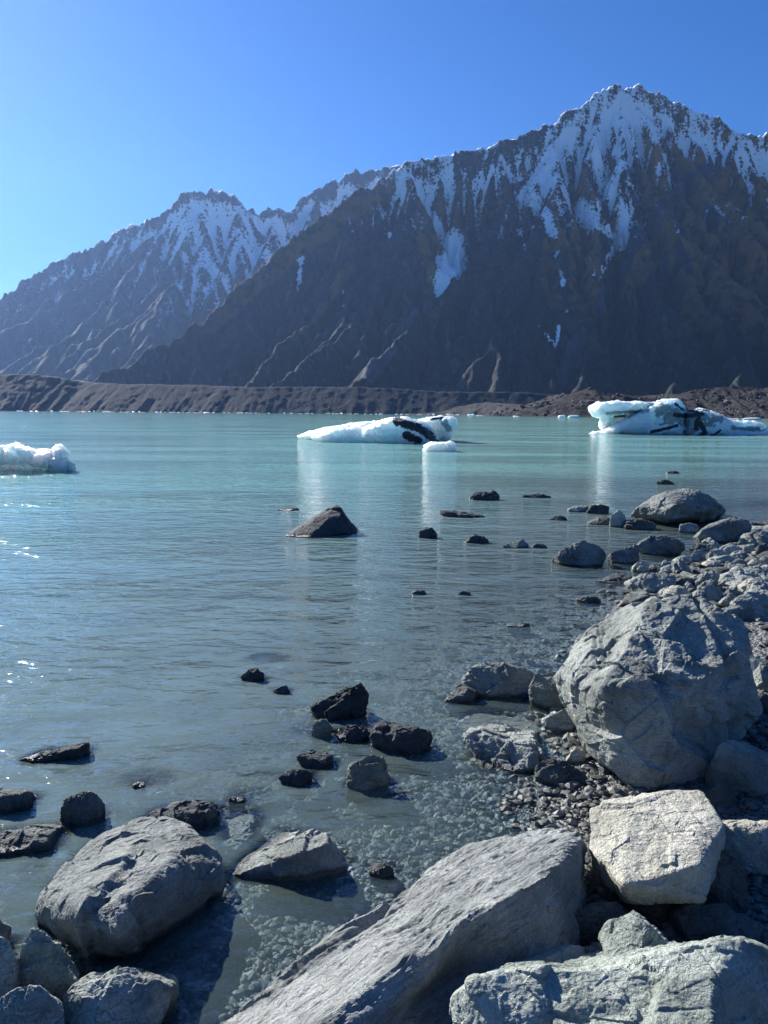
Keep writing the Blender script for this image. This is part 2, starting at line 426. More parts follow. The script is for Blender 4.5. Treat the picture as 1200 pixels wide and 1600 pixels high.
def mountain_height(xs, ys, ridges, spurs, cf, tan0, tan1, floor, seed, fl, amp, rough, it, K):
    xc, yc = np.arange(xs[0], xs[-1] + cf, cf), np.arange(ys[0], ys[-1] + cf, cf); XC, YC = np.meshgrid(xc, yc)
    Zc, RB, D = ridge_field(XC, YC, [(ridges, tan0)] + [(s, tan1) for s in spurs], floor=floor, seed=seed, fl_scale=fl, fl_amp=amp, rough=rough)
    px_, py_ = np.array([p.x for p in ridges]), np.array([p.y for p in ridges])
    dc = np.full(XC.shape, 1e9)
    for a, c in zip(ridges[:-1], ridges[1:]):
        dx, dy = c.x - a.x, c.y - a.y; t = np.clip(((XC - a.x) * dx + (YC - a.y) * dy) / (dx * dx + dy * dy), 0, 1)
        dc = np.minimum(dc, np.hypot(XC - a.x - t * dx, YC - a.y - t * dy))
    keep = np.maximum(1 - sstep(5, 60, dc), .0)
    keep = np.maximum(keep, .55 * (1 - sstep(5, 60, D)))
    Ze, A = erode(Zc, keep, it, K)
    cut = np.maximum(Zc - Ze, 0)
    XX, YY = np.meshgrid(xs, ys); q = np.c_[XX.ravel(), YY.ravel()]
    Zf = upsample(Ze, xc, yc, xs, ys); Zf += (rough * .6 * ridged(np.c_[q[:, 0] / 55. + .5 * fbm(q / 200., 3, seed + 60), q[:, 1] / 170.], 5, seed + 61, .62) + rough * .12 * fbm(q / 16., 3, seed + 65)).reshape(XX.shape) * sstep(0, 120, Zf)
    jag = upsample(1 - sstep(0, 90, dc), xc, yc, xs, ys)
    Zf += (jag * rough * (.62 * ridged(np.c_[XX.ravel() / 45., YY.ravel() / 90.], 3, seed + 81, .6).reshape(XX.shape) - .1))
    la = np.log2(np.maximum(A, 1)); lp = np.pad(la, 1, mode='edge'); la = .5 * la + .125 * (lp[2:, 1:-1] + lp[:-2, 1:-1] + lp[1:-1, 2:] + lp[1:-1, :-2])
    curv = np.pad(Ze, 2, mode='edge'); curv = (curv[4:, 2:-2] + curv[:-4, 2:-2] + curv[2:-2, 4:] + curv[2:-2, :-4]) / 4 - Ze
    return Zf, upsample(RB, xc, yc, xs, ys), upsample(la, xc, yc, xs, ys), upsample(curv, xc, yc, xs, ys)
Z, RIB, FLOW, CURV = mountain_height(xs, ys, sky1, spur, 10.0, 1.3, .98, 25, 3, 110, .24, 26, 14, 2.2)
sl, gx, gy = slope_of(Z, 5.0, 6.0)
big = fbm(np.c_[X.ravel(), Y.ravel()] / 210., 4, 71).reshape(X.shape)
fine = ridged(np.c_[X.ravel(), Y.ravel()] / 48., 4, 77, .6).reshape(X.shape)
P3 = np.c_[X.ravel(), Y.ravel(), Z.ravel()]
# snow holds high up, in hollows and gullies and on gentler ground, and leaves the ribs bare
def ranked(v):
    r = np.empty(v.size); r[np.argsort(v.ravel(), kind='stable')] = np.linspace(0, 1, v.size); return r.reshape(v.shape)
wq = np.c_[(X + 50 * big).ravel() / 105., (Y - 40 * big).ravel() / 150.]
mid = ridged(wq, 4, 177, .62).reshape(X.shape)
obl = ridged(np.c_[(X * .75 + Z * .65 + 40 * big).ravel() / 75., (X * .65 - Z * .75).ravel() / 190.], 4, 178, .65).reshape(X.shape)
obl2 = ridged(np.c_[(X * .8 - Z * .6 + 30 * big).ravel() / 90., (X * .6 + Z * .8).ravel() / 260.], 4, 179, .65).reshape(X.shape)
iso = fbm(np.c_[X.ravel() / 60., (Y * .8 + Z * .6).ravel() / 60.], 5, 377, .65).reshape(X.shape)
det = 1.15 * iso + .7 * np.clip(CURV / 7, -2, 2) + .06 * np.clip(FLOW - 2, -2, 4) - 1.1 * fine - .3 * mid - 1.0 * obl - .5 * obl2 - .7 * (sl - 1.0) + .5 * big
hi = Z > 600; rk = np.zeros_like(det); rk[hi] = ranked(det[hi]); rk[~hi] = .3
cover = .70 * (1 - .25 * sstep(60, 200, X) * (1 - sstep(500, 650, X))) * sstep(560, 1120, Z + 90 * big) * (.22 + .78 * sstep(-180, 60, X)) * (1 - .72 * sstep(1020, 1230, X - (Y - 3000) * .15) * (1 - sstep(3080, 3200, Y))) + .05 * sstep(1100, 1350, Z)
snow = np.clip(.515 + .9 * (rk - (1 - cover)), -.3, .85)
snow[cover < .02] = -.3
def paint(arr, pts, w, amt, cut=0.0):
    ln = drape(pts, xs, ys, Z, 1650, 3890)
    v = near_line(P3, ln, w).reshape(X.shape)
    return np.maximum(arr, np.where(v > 0, (.48 if pts[0][0] in (652, 705) else .42 if max(w) > 45 else .34) + .5 * sstep(cut, .7, v) * amt + .10 * np.clip(CURV / 6, -1, 1.5) - .16 * fine - .12 * obl, -1))
for pts, w in [([(652, 290), (668, 330), (690, 362), (705, 385)], [22, 24, 30, 34]), ([(705, 380), (710, 405), (693, 435), (683, 462)], [62, 58, 38, 10]),
               ([(905, 185), (880, 225), (850, 262), (825, 300)], [40, 45, 50, 46]), ([(850, 290), (890, 320), (935, 350), (965, 375)], [60, 60, 46, 34]),
               ([(970, 150), (950, 190), (935, 240), (950, 290), (975, 340), (970, 385)], [30, 44, 46, 44, 32, 26]),
               ([(825, 300), (850, 335), (868, 370)], [42, 30, 16]), ([(965, 375), (950, 405), (935, 438)], [26, 18, 10]),
               ([(872, 395), (880, 440), (885, 490)], [13, 11, 7]), ([(842, 508), (856, 526), (866, 540)], [7, 8, 8]),
               ([(873, 510), (869, 538)], [8, 6]), ([(918, 405), (928, 430)], [18, 9]), ([(812, 360), (820, 390)], [14, 8]),
               ([(470, 405), (468, 430), (464, 458)], [13, 11, 7]), ([(600, 330), (610, 370)], [16, 9]), ([(538, 455), (537, 478)], [12, 8]),
               ([(1165, 225), (1185, 245), (1200, 262)], [34, 30, 22]), ([(1045, 225), (1030, 262), (1020, 300)], [22, 18, 9]), ([(985, 160), (1040, 190), (1090, 230)], [20, 22, 18])]:
    snow = paint(snow, pts, [q * 1.2 for q in w], 1.0)
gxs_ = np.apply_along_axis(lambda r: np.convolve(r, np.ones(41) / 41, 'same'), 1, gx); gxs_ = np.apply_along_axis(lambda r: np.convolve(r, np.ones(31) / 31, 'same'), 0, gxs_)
grass_sun = .18 + .45 * big - .5 * sstep(900, 1250, Z) - 2.6 * np.clip(gxs_, -.35, .35) + .25 * fine - .15 * np.clip(CURV / 8, -1.2, 1.2) + .65 * sstep(1000, 1200, X + .35 * (3000 - Y)) * sstep(300, 500, Z)  # cover also shifts with slope side and right spur, imitating grazing sun by colour
def cover_line(pts, w):
    v = near_line(P3, drape(pts, xs, ys, Z, 1650, 3890), w).reshape(X.shape); return sstep(0, .7, v)
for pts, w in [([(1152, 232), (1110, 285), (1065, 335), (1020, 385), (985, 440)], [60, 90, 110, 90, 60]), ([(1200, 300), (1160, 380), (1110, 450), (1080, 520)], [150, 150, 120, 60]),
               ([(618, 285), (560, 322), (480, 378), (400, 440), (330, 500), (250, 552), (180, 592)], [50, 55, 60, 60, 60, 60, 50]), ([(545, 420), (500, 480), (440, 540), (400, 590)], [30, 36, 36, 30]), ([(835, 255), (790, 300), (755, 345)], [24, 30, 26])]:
    grass_sun = np.maximum(grass_sun, 1.15 * cover_line(pts, w) + .25 * fine - .1)  # brown bands along the spurs: dry grass with grazing sun painted in
scree = np.zeros_like(Z)
for pts, w in [([(1142, 232), (1075, 290), (1020, 350), (975, 410), (940, 480)], [40, 60, 60, 50, 40]), ([(730, 400), (690, 450), (630, 520), (570, 590)], [24, 30, 36, 40]), ([(865, 235), (800, 285), (750, 340)], [16, 26, 22]),
               ([(940, 470), (900, 540), (880, 600)], [26, 34, 44]), ([(690, 470), (700, 540), (720, 600)], [14, 18, 26]), ([(1010, 330), (1000, 372), (975, 400)], [20, 24, 16])]:
    scree = np.maximum(scree, cover_line(pts, w)); 
grass_sun = grass_sun - .9 * scree
snow = snow - .25 * scree * (snow < .8) * (X > 900)
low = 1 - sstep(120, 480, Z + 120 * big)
me = grid_mesh('mountain', xs, ys, Z, {'snow': snow, 'grass_sun': grass_sun, 'low': low, 'scree': scree})
MM = mountain_material('mountain_slope', (0.018, 0.026, 0.030), (0.060, 0.064, 0.066), (0.035, 0.05, 0.028), (0.42, 0.19, 0.06))  # the last brown is raised to put low sunlight into the grass colour
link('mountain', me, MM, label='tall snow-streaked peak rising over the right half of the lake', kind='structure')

# the farther mountain on the left and the ridge behind the saddle
skyF = L3([(-260, 610, 5000), (-120, 540, 5000), (0, 472, 5000), (40, 441, 5000), (85, 415, 5000), (120, 401, 5000), (160, 379, 5000), (215, 352, 5000), (250, 338, 5000), (280, 326, 5000),
           (287, 307, 5000), (300, 303, 5000), (330, 302, 5020), (368, 305, 5040), (385, 321, 5050), (402, 332, 5070), (425, 326, 5090), (445, 333, 5120), (460, 329, 5200),
           (470, 316, 5300), (500, 299, 5400), (540, 275, 5500), (580, 268, 5600), (612, 263, 5700), (660, 262, 5700), (760, 290, 5700)])
spF = [L3([(300, 305, 5000), (320, 360, 4750), (350, 410, 4500), (390, 450, 4300)]), L3([(250, 340, 4990), (270, 400, 4650), (300, 460, 4300), (320, 540, 3900)]),
       L3([(120, 402, 4990), (150, 450, 4700), (190, 510, 4350), (230, 575, 3900)]), L3([(40, 442, 4990), (40, 500, 4600), (60, 550, 4200), (80, 590, 3800)]),
       L3([(200, 358, 4990), (205, 420, 4650), (235, 490, 4300), (260, 560, 3900)]), L3([(385, 322, 5050), (420, 370, 4800), (450, 400, 4600)]),
       L3([(-120, 542, 4990), (-60, 575, 4500), (0, 597, 4000)]), L3([(500, 300, 5390), (480, 340, 5100), (470, 370, 4900)])]
xs2 = np.arange(-4300, 1100, 9.0); ys2 = np.arange(3500, 6300, 11.0)
X2, Y2 = np.meshgrid(xs2, ys2)
Z2, RIB2, FLOW2, CURV2 = mountain_height(xs2, ys2, skyF, spF, 18.0, 1.15, .9, 40, 23, 120, .22, 34, 14, 2.0)
sl2, _, _ = slope_of(Z2, 9.0, 11.0)
big2 = fbm(np.c_[X2.ravel(), Y2.ravel()] / 300., 4, 91).reshape(X2.shape)
fine2 = ridged(np.c_[X2.ravel(), Y2.ravel()] / 80., 4, 97, .6).reshape(X2.shape)
mid2 = ridged(np.c_[(X2 + 70 * big2).ravel() / 170., Y2.ravel() / 240.], 4, 277, .62).reshape(X2.shape)
iso2 = fbm(np.c_[X2.ravel() / 95., (Y2 * .8 + Z2 * .6).ravel() / 95.], 5, 477, .65).reshape(X2.shape)
det2 = 1.2 * iso2 - 1.0 * mid2 + .8 * np.clip(CURV2 / 10, -2, 2) + .25 * np.clip(FLOW2 - 2, -2, 4) - .8 * fine2 - .8 * (sl2 - .95) + .4 * big2
hi = Z2 > 500; rk2 = np.zeros_like(det2); rk2[hi] = ranked(det2[hi])
cover2 = .60 * sstep(480, 1300, Z2 + 70 * big2 + 260 * sstep(-1500, -800, X2))
snow2 = np.clip(.515 + .9 * (rk2 - (1 - cover2)), -.3, .85); snow2[cover2 < .02] = -.3
xs_s, ys_s, Z_s, X_s, P_s = xs, ys, Z, X, P3
xs, ys, Z, X, P3 = xs2, ys2, Z2, X2, np.c_[X2.ravel(), Y2.ravel(), Z2.ravel()]
def paint2(arr, pts, w):
    ln = drape(pts, xs, ys, Z, 3500, 6200); v = near_line(P3, ln, w).reshape(X.shape)
    return np.maximum(arr, np.where(v > 0, .25 + .5 * sstep(0, .6, v) + .14 * np.clip(CURV2 / 9, -1, 1.5) - .12 * fine2, -1))
for pts, w in [([(288, 400), (305, 440), (325, 485)], [24, 26, 14]), ([(310, 375), (335, 420), (355, 455)], [26, 26, 14]), ([(330, 360), (365, 400), (385, 430)], [28, 28, 18]),
               ([(400, 345), (440, 360), (470, 350)], [60, 60, 40]), ([(250, 480), (248, 510)], [22, 12]), ([(225, 345), (215, 375)], [24, 14]),
               ([(300, 312), (340, 318), (375, 322)], [40, 40, 30]), ([(270, 420), (285, 460)], [20, 10])]:
    snow2 = paint2(snow2, pts, w)
grass2 = .35 + .5 * big2 - sstep(500, 1000, Z2) * .8
me = grid_mesh('mountain', xs2, ys2, Z2, {'snow': snow2, 'grass_sun': grass2, 'low': 1 - sstep(250, 700, Z2 + 150 * big2)})
link('mountain', me, mountain_material('far_mountain_slope', (0.025, 0.032, 0.036), (0.070, 0.072, 0.076), (0.04, 0.04, 0.035), (0.10, 0.07, 0.055), sc=.6),
     label='farther snow-capped mountain at the left, paled by haze', kind='structure')

# moraine wall along the far shore, the low bench in front of it and the rubble hill at the right
def moraine_material(name, a, c, sc, speck=0.0, bumpd=1.5):
    m, nt, out = new_mat(name); b = NB(nt)
    geo = b.n('ShaderNodeNewGeometry'); pos = geo.outputs['Position']
    n1 = b.noise(pos, .02 * sc, 7, .65); n2 = b.noise(pos, .25 * sc, 6, .7)
    st = b.mapping(pos, (1, .5, .12), (0, .35, 0)); n3 = b.noise(st, .08 * sc, 6, .65, .5)
    col = b.mix(b.ramp(n1, .35, .65), a, c)
    col = b.mix(b.math('MULTIPLY', b.ramp(n3, .52, .7), .5), col, tuple(v * 1.5 for v in c))
    if speck:
        vo = b.n('ShaderNodeTexVoronoi'); vo.inputs['Scale'].default_value = .42 * sc; b.l(pos, vo.inputs['Vector'])
        sepc = b.n('ShaderNodeSeparateColor'); b.l(vo.outputs['Color'], sepc.inputs[0])
        col = b.mix(b.math('MULTIPLY', b.ramp(sepc.outputs[0], .75, 1.0), speck), col, (.22, .20, .19))
        n2 = b.math('ADD', n2, b.math('MULTIPLY', vo.outputs['Distance'], -.8))
    bs = b.n('ShaderNodeBsdfPrincipled'); b.l(col, bs.inputs['Base Color']); bs.inputs['Roughness'].default_value = .9
    bs.inputs['Specular IOR Level'].default_value = .1
    b.l(b.bump(b.math('ADD', n2, n3), bumpd, 1.0), bs.inputs['Normal']); b.l(bs.outputs[0], out.inputs[0]); return m
BANKS = []
def bank(name, crest, tn, y0, y1, sx, sy, x0, x1, mat, label, seed, fls, fla, rough):
    xa = np.arange(x0, x1, sx); ya = np.arange(y0, y1, sy); XX, YY = np.meshgrid(xa, ya)
    ZZ, rb, dd = ridge_field(XX, YY, [(L3(crest), tn)], floor=-60, seed=seed, fl_scale=fls, fl_amp=fla, rough=rough, ns=.3)
    # level bench behind the crest so that the bank joins the valley floor
    cx = np.array([p.x for p in L3(crest)]); cyv = np.array([p.y for p in L3(crest)]); cz = np.array([p.z for p in L3(crest)])
    yc = np.interp(XX, cx, cyv); zc = np.interp(XX, cx, cz)
    ZZ = np.where(YY > yc, np.maximum(ZZ, zc - 3 + rough * .5 * fbm(np.c_[XX.ravel(), YY.ravel()] / 25., 3, seed).reshape(XX.shape)), ZZ)
    ZZ = np.maximum(ZZ, -4)
    BANKS.append((xa, ya, ZZ))
    return link(name, grid_mesh(name, xa, ya, ZZ, {}), mat, label=label, kind='structure')
MW = moraine_material('moraine_wall', (.030, .036, .042), (.042, .047, .052), 1.0, 0, 2.0)
bank('moraine', [(-900, 590, 1500), (-300, 588, 1500), (0, 586, 1500), (60, 585, 1500), (130, 596, 1480), (200, 600, 1450), (300, 601, 1430), (400, 605, 1400), (470, 604, 1400), (560, 604, 1390), (640, 609, 1380), (700, 612, 1370),
                 (800, 612, 1370), (900, 618, 1370), (1100, 618, 1370), (1500, 618, 1370)], .62, 1230, 1700, 3.0, 3.0, -1900, 1500, MW,
     'steep grey-brown moraine wall along the far shore', 41, 26, .04, 2.0)
bank('bench', [(560, 650, 1080), (690, 644, 1060), (720, 634, 1060), (760, 628, 1050), (820, 632, 1000), (880, 634, 980), (1000, 634, 950)], .5, 900, 1200, 2.5, 2.5, 20, 420,
     moraine_material('bench_gravel', (.06, .057, .055), (.10, .095, .09), 2.0, .2, 1.5), 'low pale gravel bench at the water below the moraine wall', 43, 16, .12, 1.5)
bank('rubble_hill', [(770, 655, 700), (835, 636, 700), (900, 616, 720), (922, 607, 720), (935, 614, 720), (990, 620, 720), (1040, 625, 720), (1085, 612, 720), (1120, 607, 720), (1200, 605, 720), (1350, 602, 720), (1700, 600, 720)],
     .34, 560, 900, 1.6, 1.6, 60, 760, moraine_material('rubble', (.028, .028, .028), (.055, .054, .052), 3.2, .6, 1.3), 'brown rubble hill behind the right-hand iceberg', 47, 16, .1, 4.0)
# loose blocks all over the rubble hill and the bench
def rubble_blocks():
    U, F = ico(1); rs = np.random.RandomState(9); Vs = []
    for (xa, ya, ZZ), n, smax in ((BANKS[2], 5200, 2.0), (BANKS[1], 900, 1.5)):
        ix = rs.randint(2, len(xa) - 2, n * 3); iy = (rs.rand(n * 3) ** 1.4 * (len(ya) - 4)).astype(int) + 2
        z = ZZ[iy, ix]; k = np.nonzero(z > .2)[0][:n]; ix, iy, z = ix[k], iy[k], z[k]; n = len(k)
        s = .35 + smax * rs.rand(n) ** 5
        V = U[None] * (1 + .6 * (rs.rand(n, len(U), 1) - .5)) * (s[:, None] * rs.uniform(.6, 1.2, (n, 3)))[:, None, :]
        Vs.append((V + np.c_[xa[ix], ya[iy], z + s * .2][:, None]).reshape(-1, 3))
    V = np.concatenate(Vs); n = len(V) // len(U)
    me = np_mesh('rubble_blocks', V, (F[None] + (np.arange(n) * len(U))[:, None, None]).reshape(-1, 3), False)
    attr(me, 'tone', np.repeat(rs.rand(n), len(U)))
    m, nt, out = new_mat('rubble_block'); b = NB(nt); bs = b.n('ShaderNodeBsdfPrincipled'); b.l(b.mix(b.math('POWER', b.attr('tone'), 3), (.045, .044, .043), (.22, .215, .205)), bs.inputs['Base Color']); bs.inputs['Roughness'].default_value = .9
    b.l(bs.outputs[0], out.inputs[0]); link('rubble_blocks', me, m, label='countless loose blocks strewn over the far rubble hill', kind='stuff')
rubble_blocks()
# ------------------------------------------------------------------ shore and lake bed
_sh = [at_z(*p) for p in [(1500, 770), (1250, 792), (1150, 852), (1060, 890), (985, 935), (905, 1050), (880, 1130), (872, 1200), (850, 1262), (880, 1330), (760, 1450), (560, 1600)]] + [Vector((-.35, 1.6, 0)), Vector((-1.2, .8, 0)), Vector((-4, -2, 0))]
_sh = [Vector((60, 62, 0)), Vector((26, 30, 0))] + _sh
def shore_dist(x, y):
    """metres from the waterline, positive on land (right-hand side)"""
    best = np.full(x.shape, 1e9); sg = np.ones(x.shape)
    for a, c in zip(_sh[:-1], _sh[1:]):
        dx, dy = c.x - a.x, c.y - a.y; L2 = dx * dx + dy * dy
        t = np.clip(((x - a.x) * dx + (y - a.y) * dy) / L2, 0, 1)
        d = np.hypot(x - a.x - t * dx, y - a.y - t * dy)
        side = np.sign(dx * (y - a.y) - dy * (x - a.x))
        m = d < best
        best = np.where(m, d, best); sg = np.where(m, side, sg)
    return best * sg
def bed_z(x, y, detail=True):
    s = shore_dist(x, y)
    z = np.where(s > 0, 0.06 * s, 0)
    z = np.where(s > 4, .24 + .1 * (s - 4), z)
    d = -s
    z = np.where(s <= 0, -(0.12 * d + 0.05 * np.clip(d - 1.2, 0, 3)), z)
    z = np.maximum(z, -2.6)
    # a small pool behind the big boulder
    z = z - .16 * np.exp(-(((x - 3.1) / .7) ** 2 + ((y - 6.5) / .6) ** 2))
    p = np.c_[x.ravel(), y.ravel()]
    z = z + (.03 * fbm(p / .8, 4, 5) + (.003 * ridged(p / .06, 2, 8) if detail else 0)).reshape(x.shape)
    return z
def axis(pieces, far0, far1, g=1.16):
    a = np.concatenate([np.arange(p, q, st) for p, q, st in pieces])
    up, dn = [a[-1]], [a[0]]; s = pieces[-1][2]
    while up[-1] < far1: s *= g; up.append(up[-1] + s)
    s = pieces[0][2]
    while dn[-1] > far0: s *= g; dn.append(dn[-1] - s)
    return np.array(dn[:0:-1] + list(a) + up[1:])
gxs = axis([(-9, -2.6, .09), (-2.6, 3.6, .022), (3.6, 12, .08)], -9000, 9000); gys = axis([(1.5, 9.0, .024), (9, 22, .08)], -300, 9000)
gxs = np.concatenate([[-9200.], gxs[(gxs > -9100) & (gxs < 9100)], [9200.]]); gys = np.concatenate([[-420.], gys[(gys > -400) & (gys < 6700)], [6800.]])
GX, GY = np.meshgrid(gxs, gys)
GZ = bed_z(GX, GY)
m_bed, nt, out = new_mat('lake_bed_gravel'); b = NB(nt)
pos = b.n('ShaderNodeNewGeometry').outputs['Position']
v1 = b.n('ShaderNodeTexVoronoi'); v1.inputs['Scale'].default_value = 26; b.l(pos, v1.inputs['Vector'])
v2 = b.n('ShaderNodeTexVoronoi'); v2.inputs['Scale'].default_value = 60; b.l(pos, v2.inputs['Vector'])
sc_ = b.n('ShaderNodeSeparateColor'); b.l(v1.outputs['Color'], sc_.inputs[0])
c = b.mix(sc_.outputs[0], (.05, .052, .05), (.19, .20, .185))
c = b.mix(b.math('MULTIPLY', b.ramp(b.noise(pos, 3, 4), .4, .7), .4), c, (.12, .105, .085))
bs = b.n('ShaderNodeBsdfPrincipled'); b.l(c, bs.inputs['Base Color']); bs.inputs['Roughness'].default_value = .55
b.l(b.bump(b.math('ADD', b.math('MULTIPLY', v1.outputs['Distance'], -1.), b.math('MULTIPLY', v2.outputs['Distance'], -.5)), .02, 1.), bs.inputs['Normal'])
b.l(bs.outputs[0], out.inputs[0])
link('ground', grid_mesh('ground', gxs, gys, GZ, {}), m_bed, label='stony shore and lake bed', kind='structure')
# ------------------------------------------------------------------ rocks
HM = np.full((len(gys), len(gxs)), -99.0)      # highest submerged rock under each cell of the water sheet
def stamp(V):
    m = (V[:, 2] < 0) & (V[:, 1] < 22) & (V[:, 0] < 12) & (V[:, 0] > -9) & (V[:, 1] > 1.5)
    ix = np.clip(np.searchsorted(gxs, V[m, 0]), 0, len(gxs) - 1); iy = np.clip(np.searchsorted(gys, V[m, 1]), 0, len(gys) - 1)
    np.maximum.at(HM, (iy, ix), V[m, 2])
_seed = [100]
def build_rock(name, mat, pts, sub, label, cat, group, rough, k, strata, chip, grain=None):
    _seed[0] += 13; sd = _seed[0]
    V, F = hull_shape(pts, sub, k * 3.2, 5 if sub >= 8 else 8, sd, (.90, .98) if sub >= 8 else (.74, .95))
    ext = V.max(0) - V.min(0); size = float(np.cbrt(ext[0] * ext[1] * ext[2]))
    N = vnormals(V, F)
    q = V / size + sd * .37
    warp = np.c_[vnoise(q * 2.2, sd), vnoise(q * 2.2 + 9, sd), vnoise(q * 2.2 + 19, sd)]
    qq = q + .12 * warp
    qs = q + .035 * warp
    d = .022 * fbm(qq * 1.7, 5, sd, .55) + .060 * chip * chips(qs * 1.7, sd, .75, .22) + .030 * chip * chips(qs * np.array([4.0, 4.0, 5.5]), sd + 50, .8, .18) + .011 * chip * chips(qs * np.array([10, 10, 14]), sd + 70, .8) \
        + .007 * ridged(qq * 9, 3, sd + 3, .55) * fbm(q * 3, 2, sd + 8)
    if grain is not None:
        g = np.array(grain, float); g /= np.linalg.norm(g); al_ = (qq @ g)[:, None]; pe = qq - al_ * g
        gq = pe * 8.0 + al_ * g * .8
        d -= .06 * np.clip(ridged(gq, 3, sd + 90, .5) - .25, 0, 1) * sstep(-.25, .3, fbm(q * 1.6 + 3, 2, sd + 92)) * 2
        d += .012 * ridged(pe * 16 + al_ * g * 2, 3, sd + 95, .55)
    if strata is not None:
        sx = np.array(strata, float); sx /= np.linalg.norm(sx)
        t = (qq @ sx) * 11 + 1.2 * fbm(q * 2.5, 3, sd + 4)
        fr = t - np.floor(t)
        msk = sstep(-.1, .4, fbm(q * 2.0 + 7, 2, sd + 12))
        lev = _h(np.floor(t).astype(np.int64), np.floor(t).astype(np.int64) * 0, np.floor(t).astype(np.int64) * 0, sd)
        lev2 = _h(np.floor(t).astype(np.int64) + 1, np.floor(t).astype(np.int64) * 0, np.floor(t).astype(np.int64) * 0, sd)
        d += .026 * msk * ((lev + (lev2 - lev) * sstep(.78, 1, fr)) - .5)
    V = V + N * (d * size * rough)[:, None]
    if sub >= 6:
        N2 = vnormals(V, F)
        V = V + N2 * (.006 * size * rough * fbm(q * 30, 3, sd + 21, .65))[:, None]
    stamp(V)
    base = np.array([V[:, 0].mean(), V[:, 1].mean(), V[:, 2].min()])
    me = np_mesh(name, V - base, F, False)
    return link(name, me, mat, base, label, cat, group)
def H(mat, label, pts, sub=7, name='boulder', cat='boulder', rough=1.0, k=26, strata=None, chip=1.0, group=None, grain=None):
    return build_rock(name, mat, [at_z(*p) for p in pts], sub, label, cat, group, rough, k, strata, chip, grain)
def R(mat, label, outline, z0=0.0, depth=.8, sub=5, name='rock', cat='rock', group=None, rough=1.0, k=24, flat=.8, bias=.1, strata=None, chip=1.1, sunk=.12, grain=None):
    xs_ = [p[0] for p in outline]; ysl = [p[1] for p in outline]
    x0, x1, y0, y1 = min(xs_), max(xs_), min(ysl), max(ysl)
    Yf = at_z((x0 + x1) / 2, y1, z0).y; w = (x1 - x0) / 1200 * Yf; D = depth * w
    pts = []; tops = []
    for px, py in outline:
        u = (y1 - py) / max(y1 - y0, 1)
        if u < .12: p = at_z(px, py, z0 + .004)
        else:
            p = at_y(px, py, Yf + D * (.08 + .5 * u))
            if p.z < z0 + .004: p = at_z(px, py, z0 + .004)
            tops.append(p)
        pts.append(p)
    cx = sum(p.x for p in pts) / len(pts); zt = max(p.z for p in pts)
    rr = random.Random(int(x0 * 3 + y1))
    for ti, p in enumerate(tops):
        if len(tops) > 3 and rr.random() < .45: continue
        nx = cx + (p.x - cx) * .72 + bias * w
        pts.append(Vector((nx - bias * w * .5, Yf + D * .25, z0 + (p.z - z0) * flat)))
        pts.append(Vector((cx + (p.x - cx) * .85, Yf + D, z0 + (p.z - z0) * .35)))
    for q in (-.44, .44):
        pts.append(Vector((cx + q * w, Yf + D * .3, z0 - sunk * .5))); pts.append(Vector((cx + q * w * .9, Yf + D * .95, z0 - sunk)))
    pts.append(Vector((cx, Yf + D * .4, z0 - sunk - .1 * w))); pts.append(Vector((cx, Yf - .02 * w, z0 - sunk * .6)))
    return build_rock(name, mat, pts, sub, label, cat, group, rough, k, strata, chip, grain)

# the large rocks of the foreground
H(M_GREY, 'huge craggy grey boulder standing at the water edge, tallest of all the rocks',
  [(1015, 936, .95), (1060, 927, .98), (1100, 938, .95), (965, 955, .78), (925, 985, .66), (885, 1010, .55), (870, 1056, .42), (875, 1075, .38), (1140, 970, .86), (1170, 988, .8),
   (1000, 1100, .5), (940, 1075, .58), (1040, 1125, .42), (1105, 1058, .64), (1168, 1008, .76), (1176, 1045, .62), (1185, 1095, .4), (1180, 1140, .2), (1160, 1178, .1), (1105, 1212, .02), (1062, 1230, 0), (1005, 1232, 0),
   (985, 1215, .06), (950, 1190, .1), (905, 1165, .1), (890, 1115, .2), (1020, 1170, .26), (1000, 1180, -.2), (1120, 1150, -.2), (960, 1120, -.2), (1060, 1060, -.1)],
  sub=8, k=34, chip=1.5, strata=(.5, -.3, 1), rough=.75)
H(M_BLUE, 'rounded grey boulder half in the water at the lower left, biggest on that side',
  [(150, 1308, .04), (195, 1282, .06), (240, 1278, .08), (292, 1290, .08), (325, 1318, .1), (58, 1395, .06), (100, 1350, .05), (62, 1430, .02), (75, 1440, 0), (110, 1440, .16), (130, 1425, .22), (215, 1392, .29),
   (265, 1342, .25), (318, 1332, .18), (350, 1358, .1), (354, 1380, .02), (175, 1462, .2), (203, 1450, .19), (128, 1490, -.02), (150, 1502, -.05), (190, 1512, -.08), (250, 1492, -.08), (300, 1455, -.08), (340, 1415, -.08),
   (200, 1400, -.35), (250, 1380, -.35), (150, 1400, -.35)],
  sub=8, k=14, chip=1.0, strata=(1, .2, .5), rough=.8)
H(M_SLAB, 'long sloping blue-grey slab running from the bottom edge up to the right',
  [(290, 1650, 0), (400, 1560, .04), (450, 1509, .05), (560, 1430, .06), (640, 1378, .08), (700, 1342, .1), (760, 1308, .13), (848, 1284, .2), (905, 1277, .26), (921, 1290, .27),
   (400, 1700, .38), (540, 1570, .42), (640, 1485, .44), (780, 1400, .46), (856, 1362, .44), (890, 1330, .38), (920, 1335, .2), (915, 1372, .1), (874, 1412, .06), (884, 1460, .1), (887, 1512, .12), (890, 1640, -.05),
   (700, 1760, -.1), (450, 1850, -.1), (700, 1400, -.3), (880, 1400, -.15)],
  sub=8, k=40, chip=.12, strata=(-.62, .5, .75), rough=1.05, grain=(1.47, 1.3, .25), name='slab')
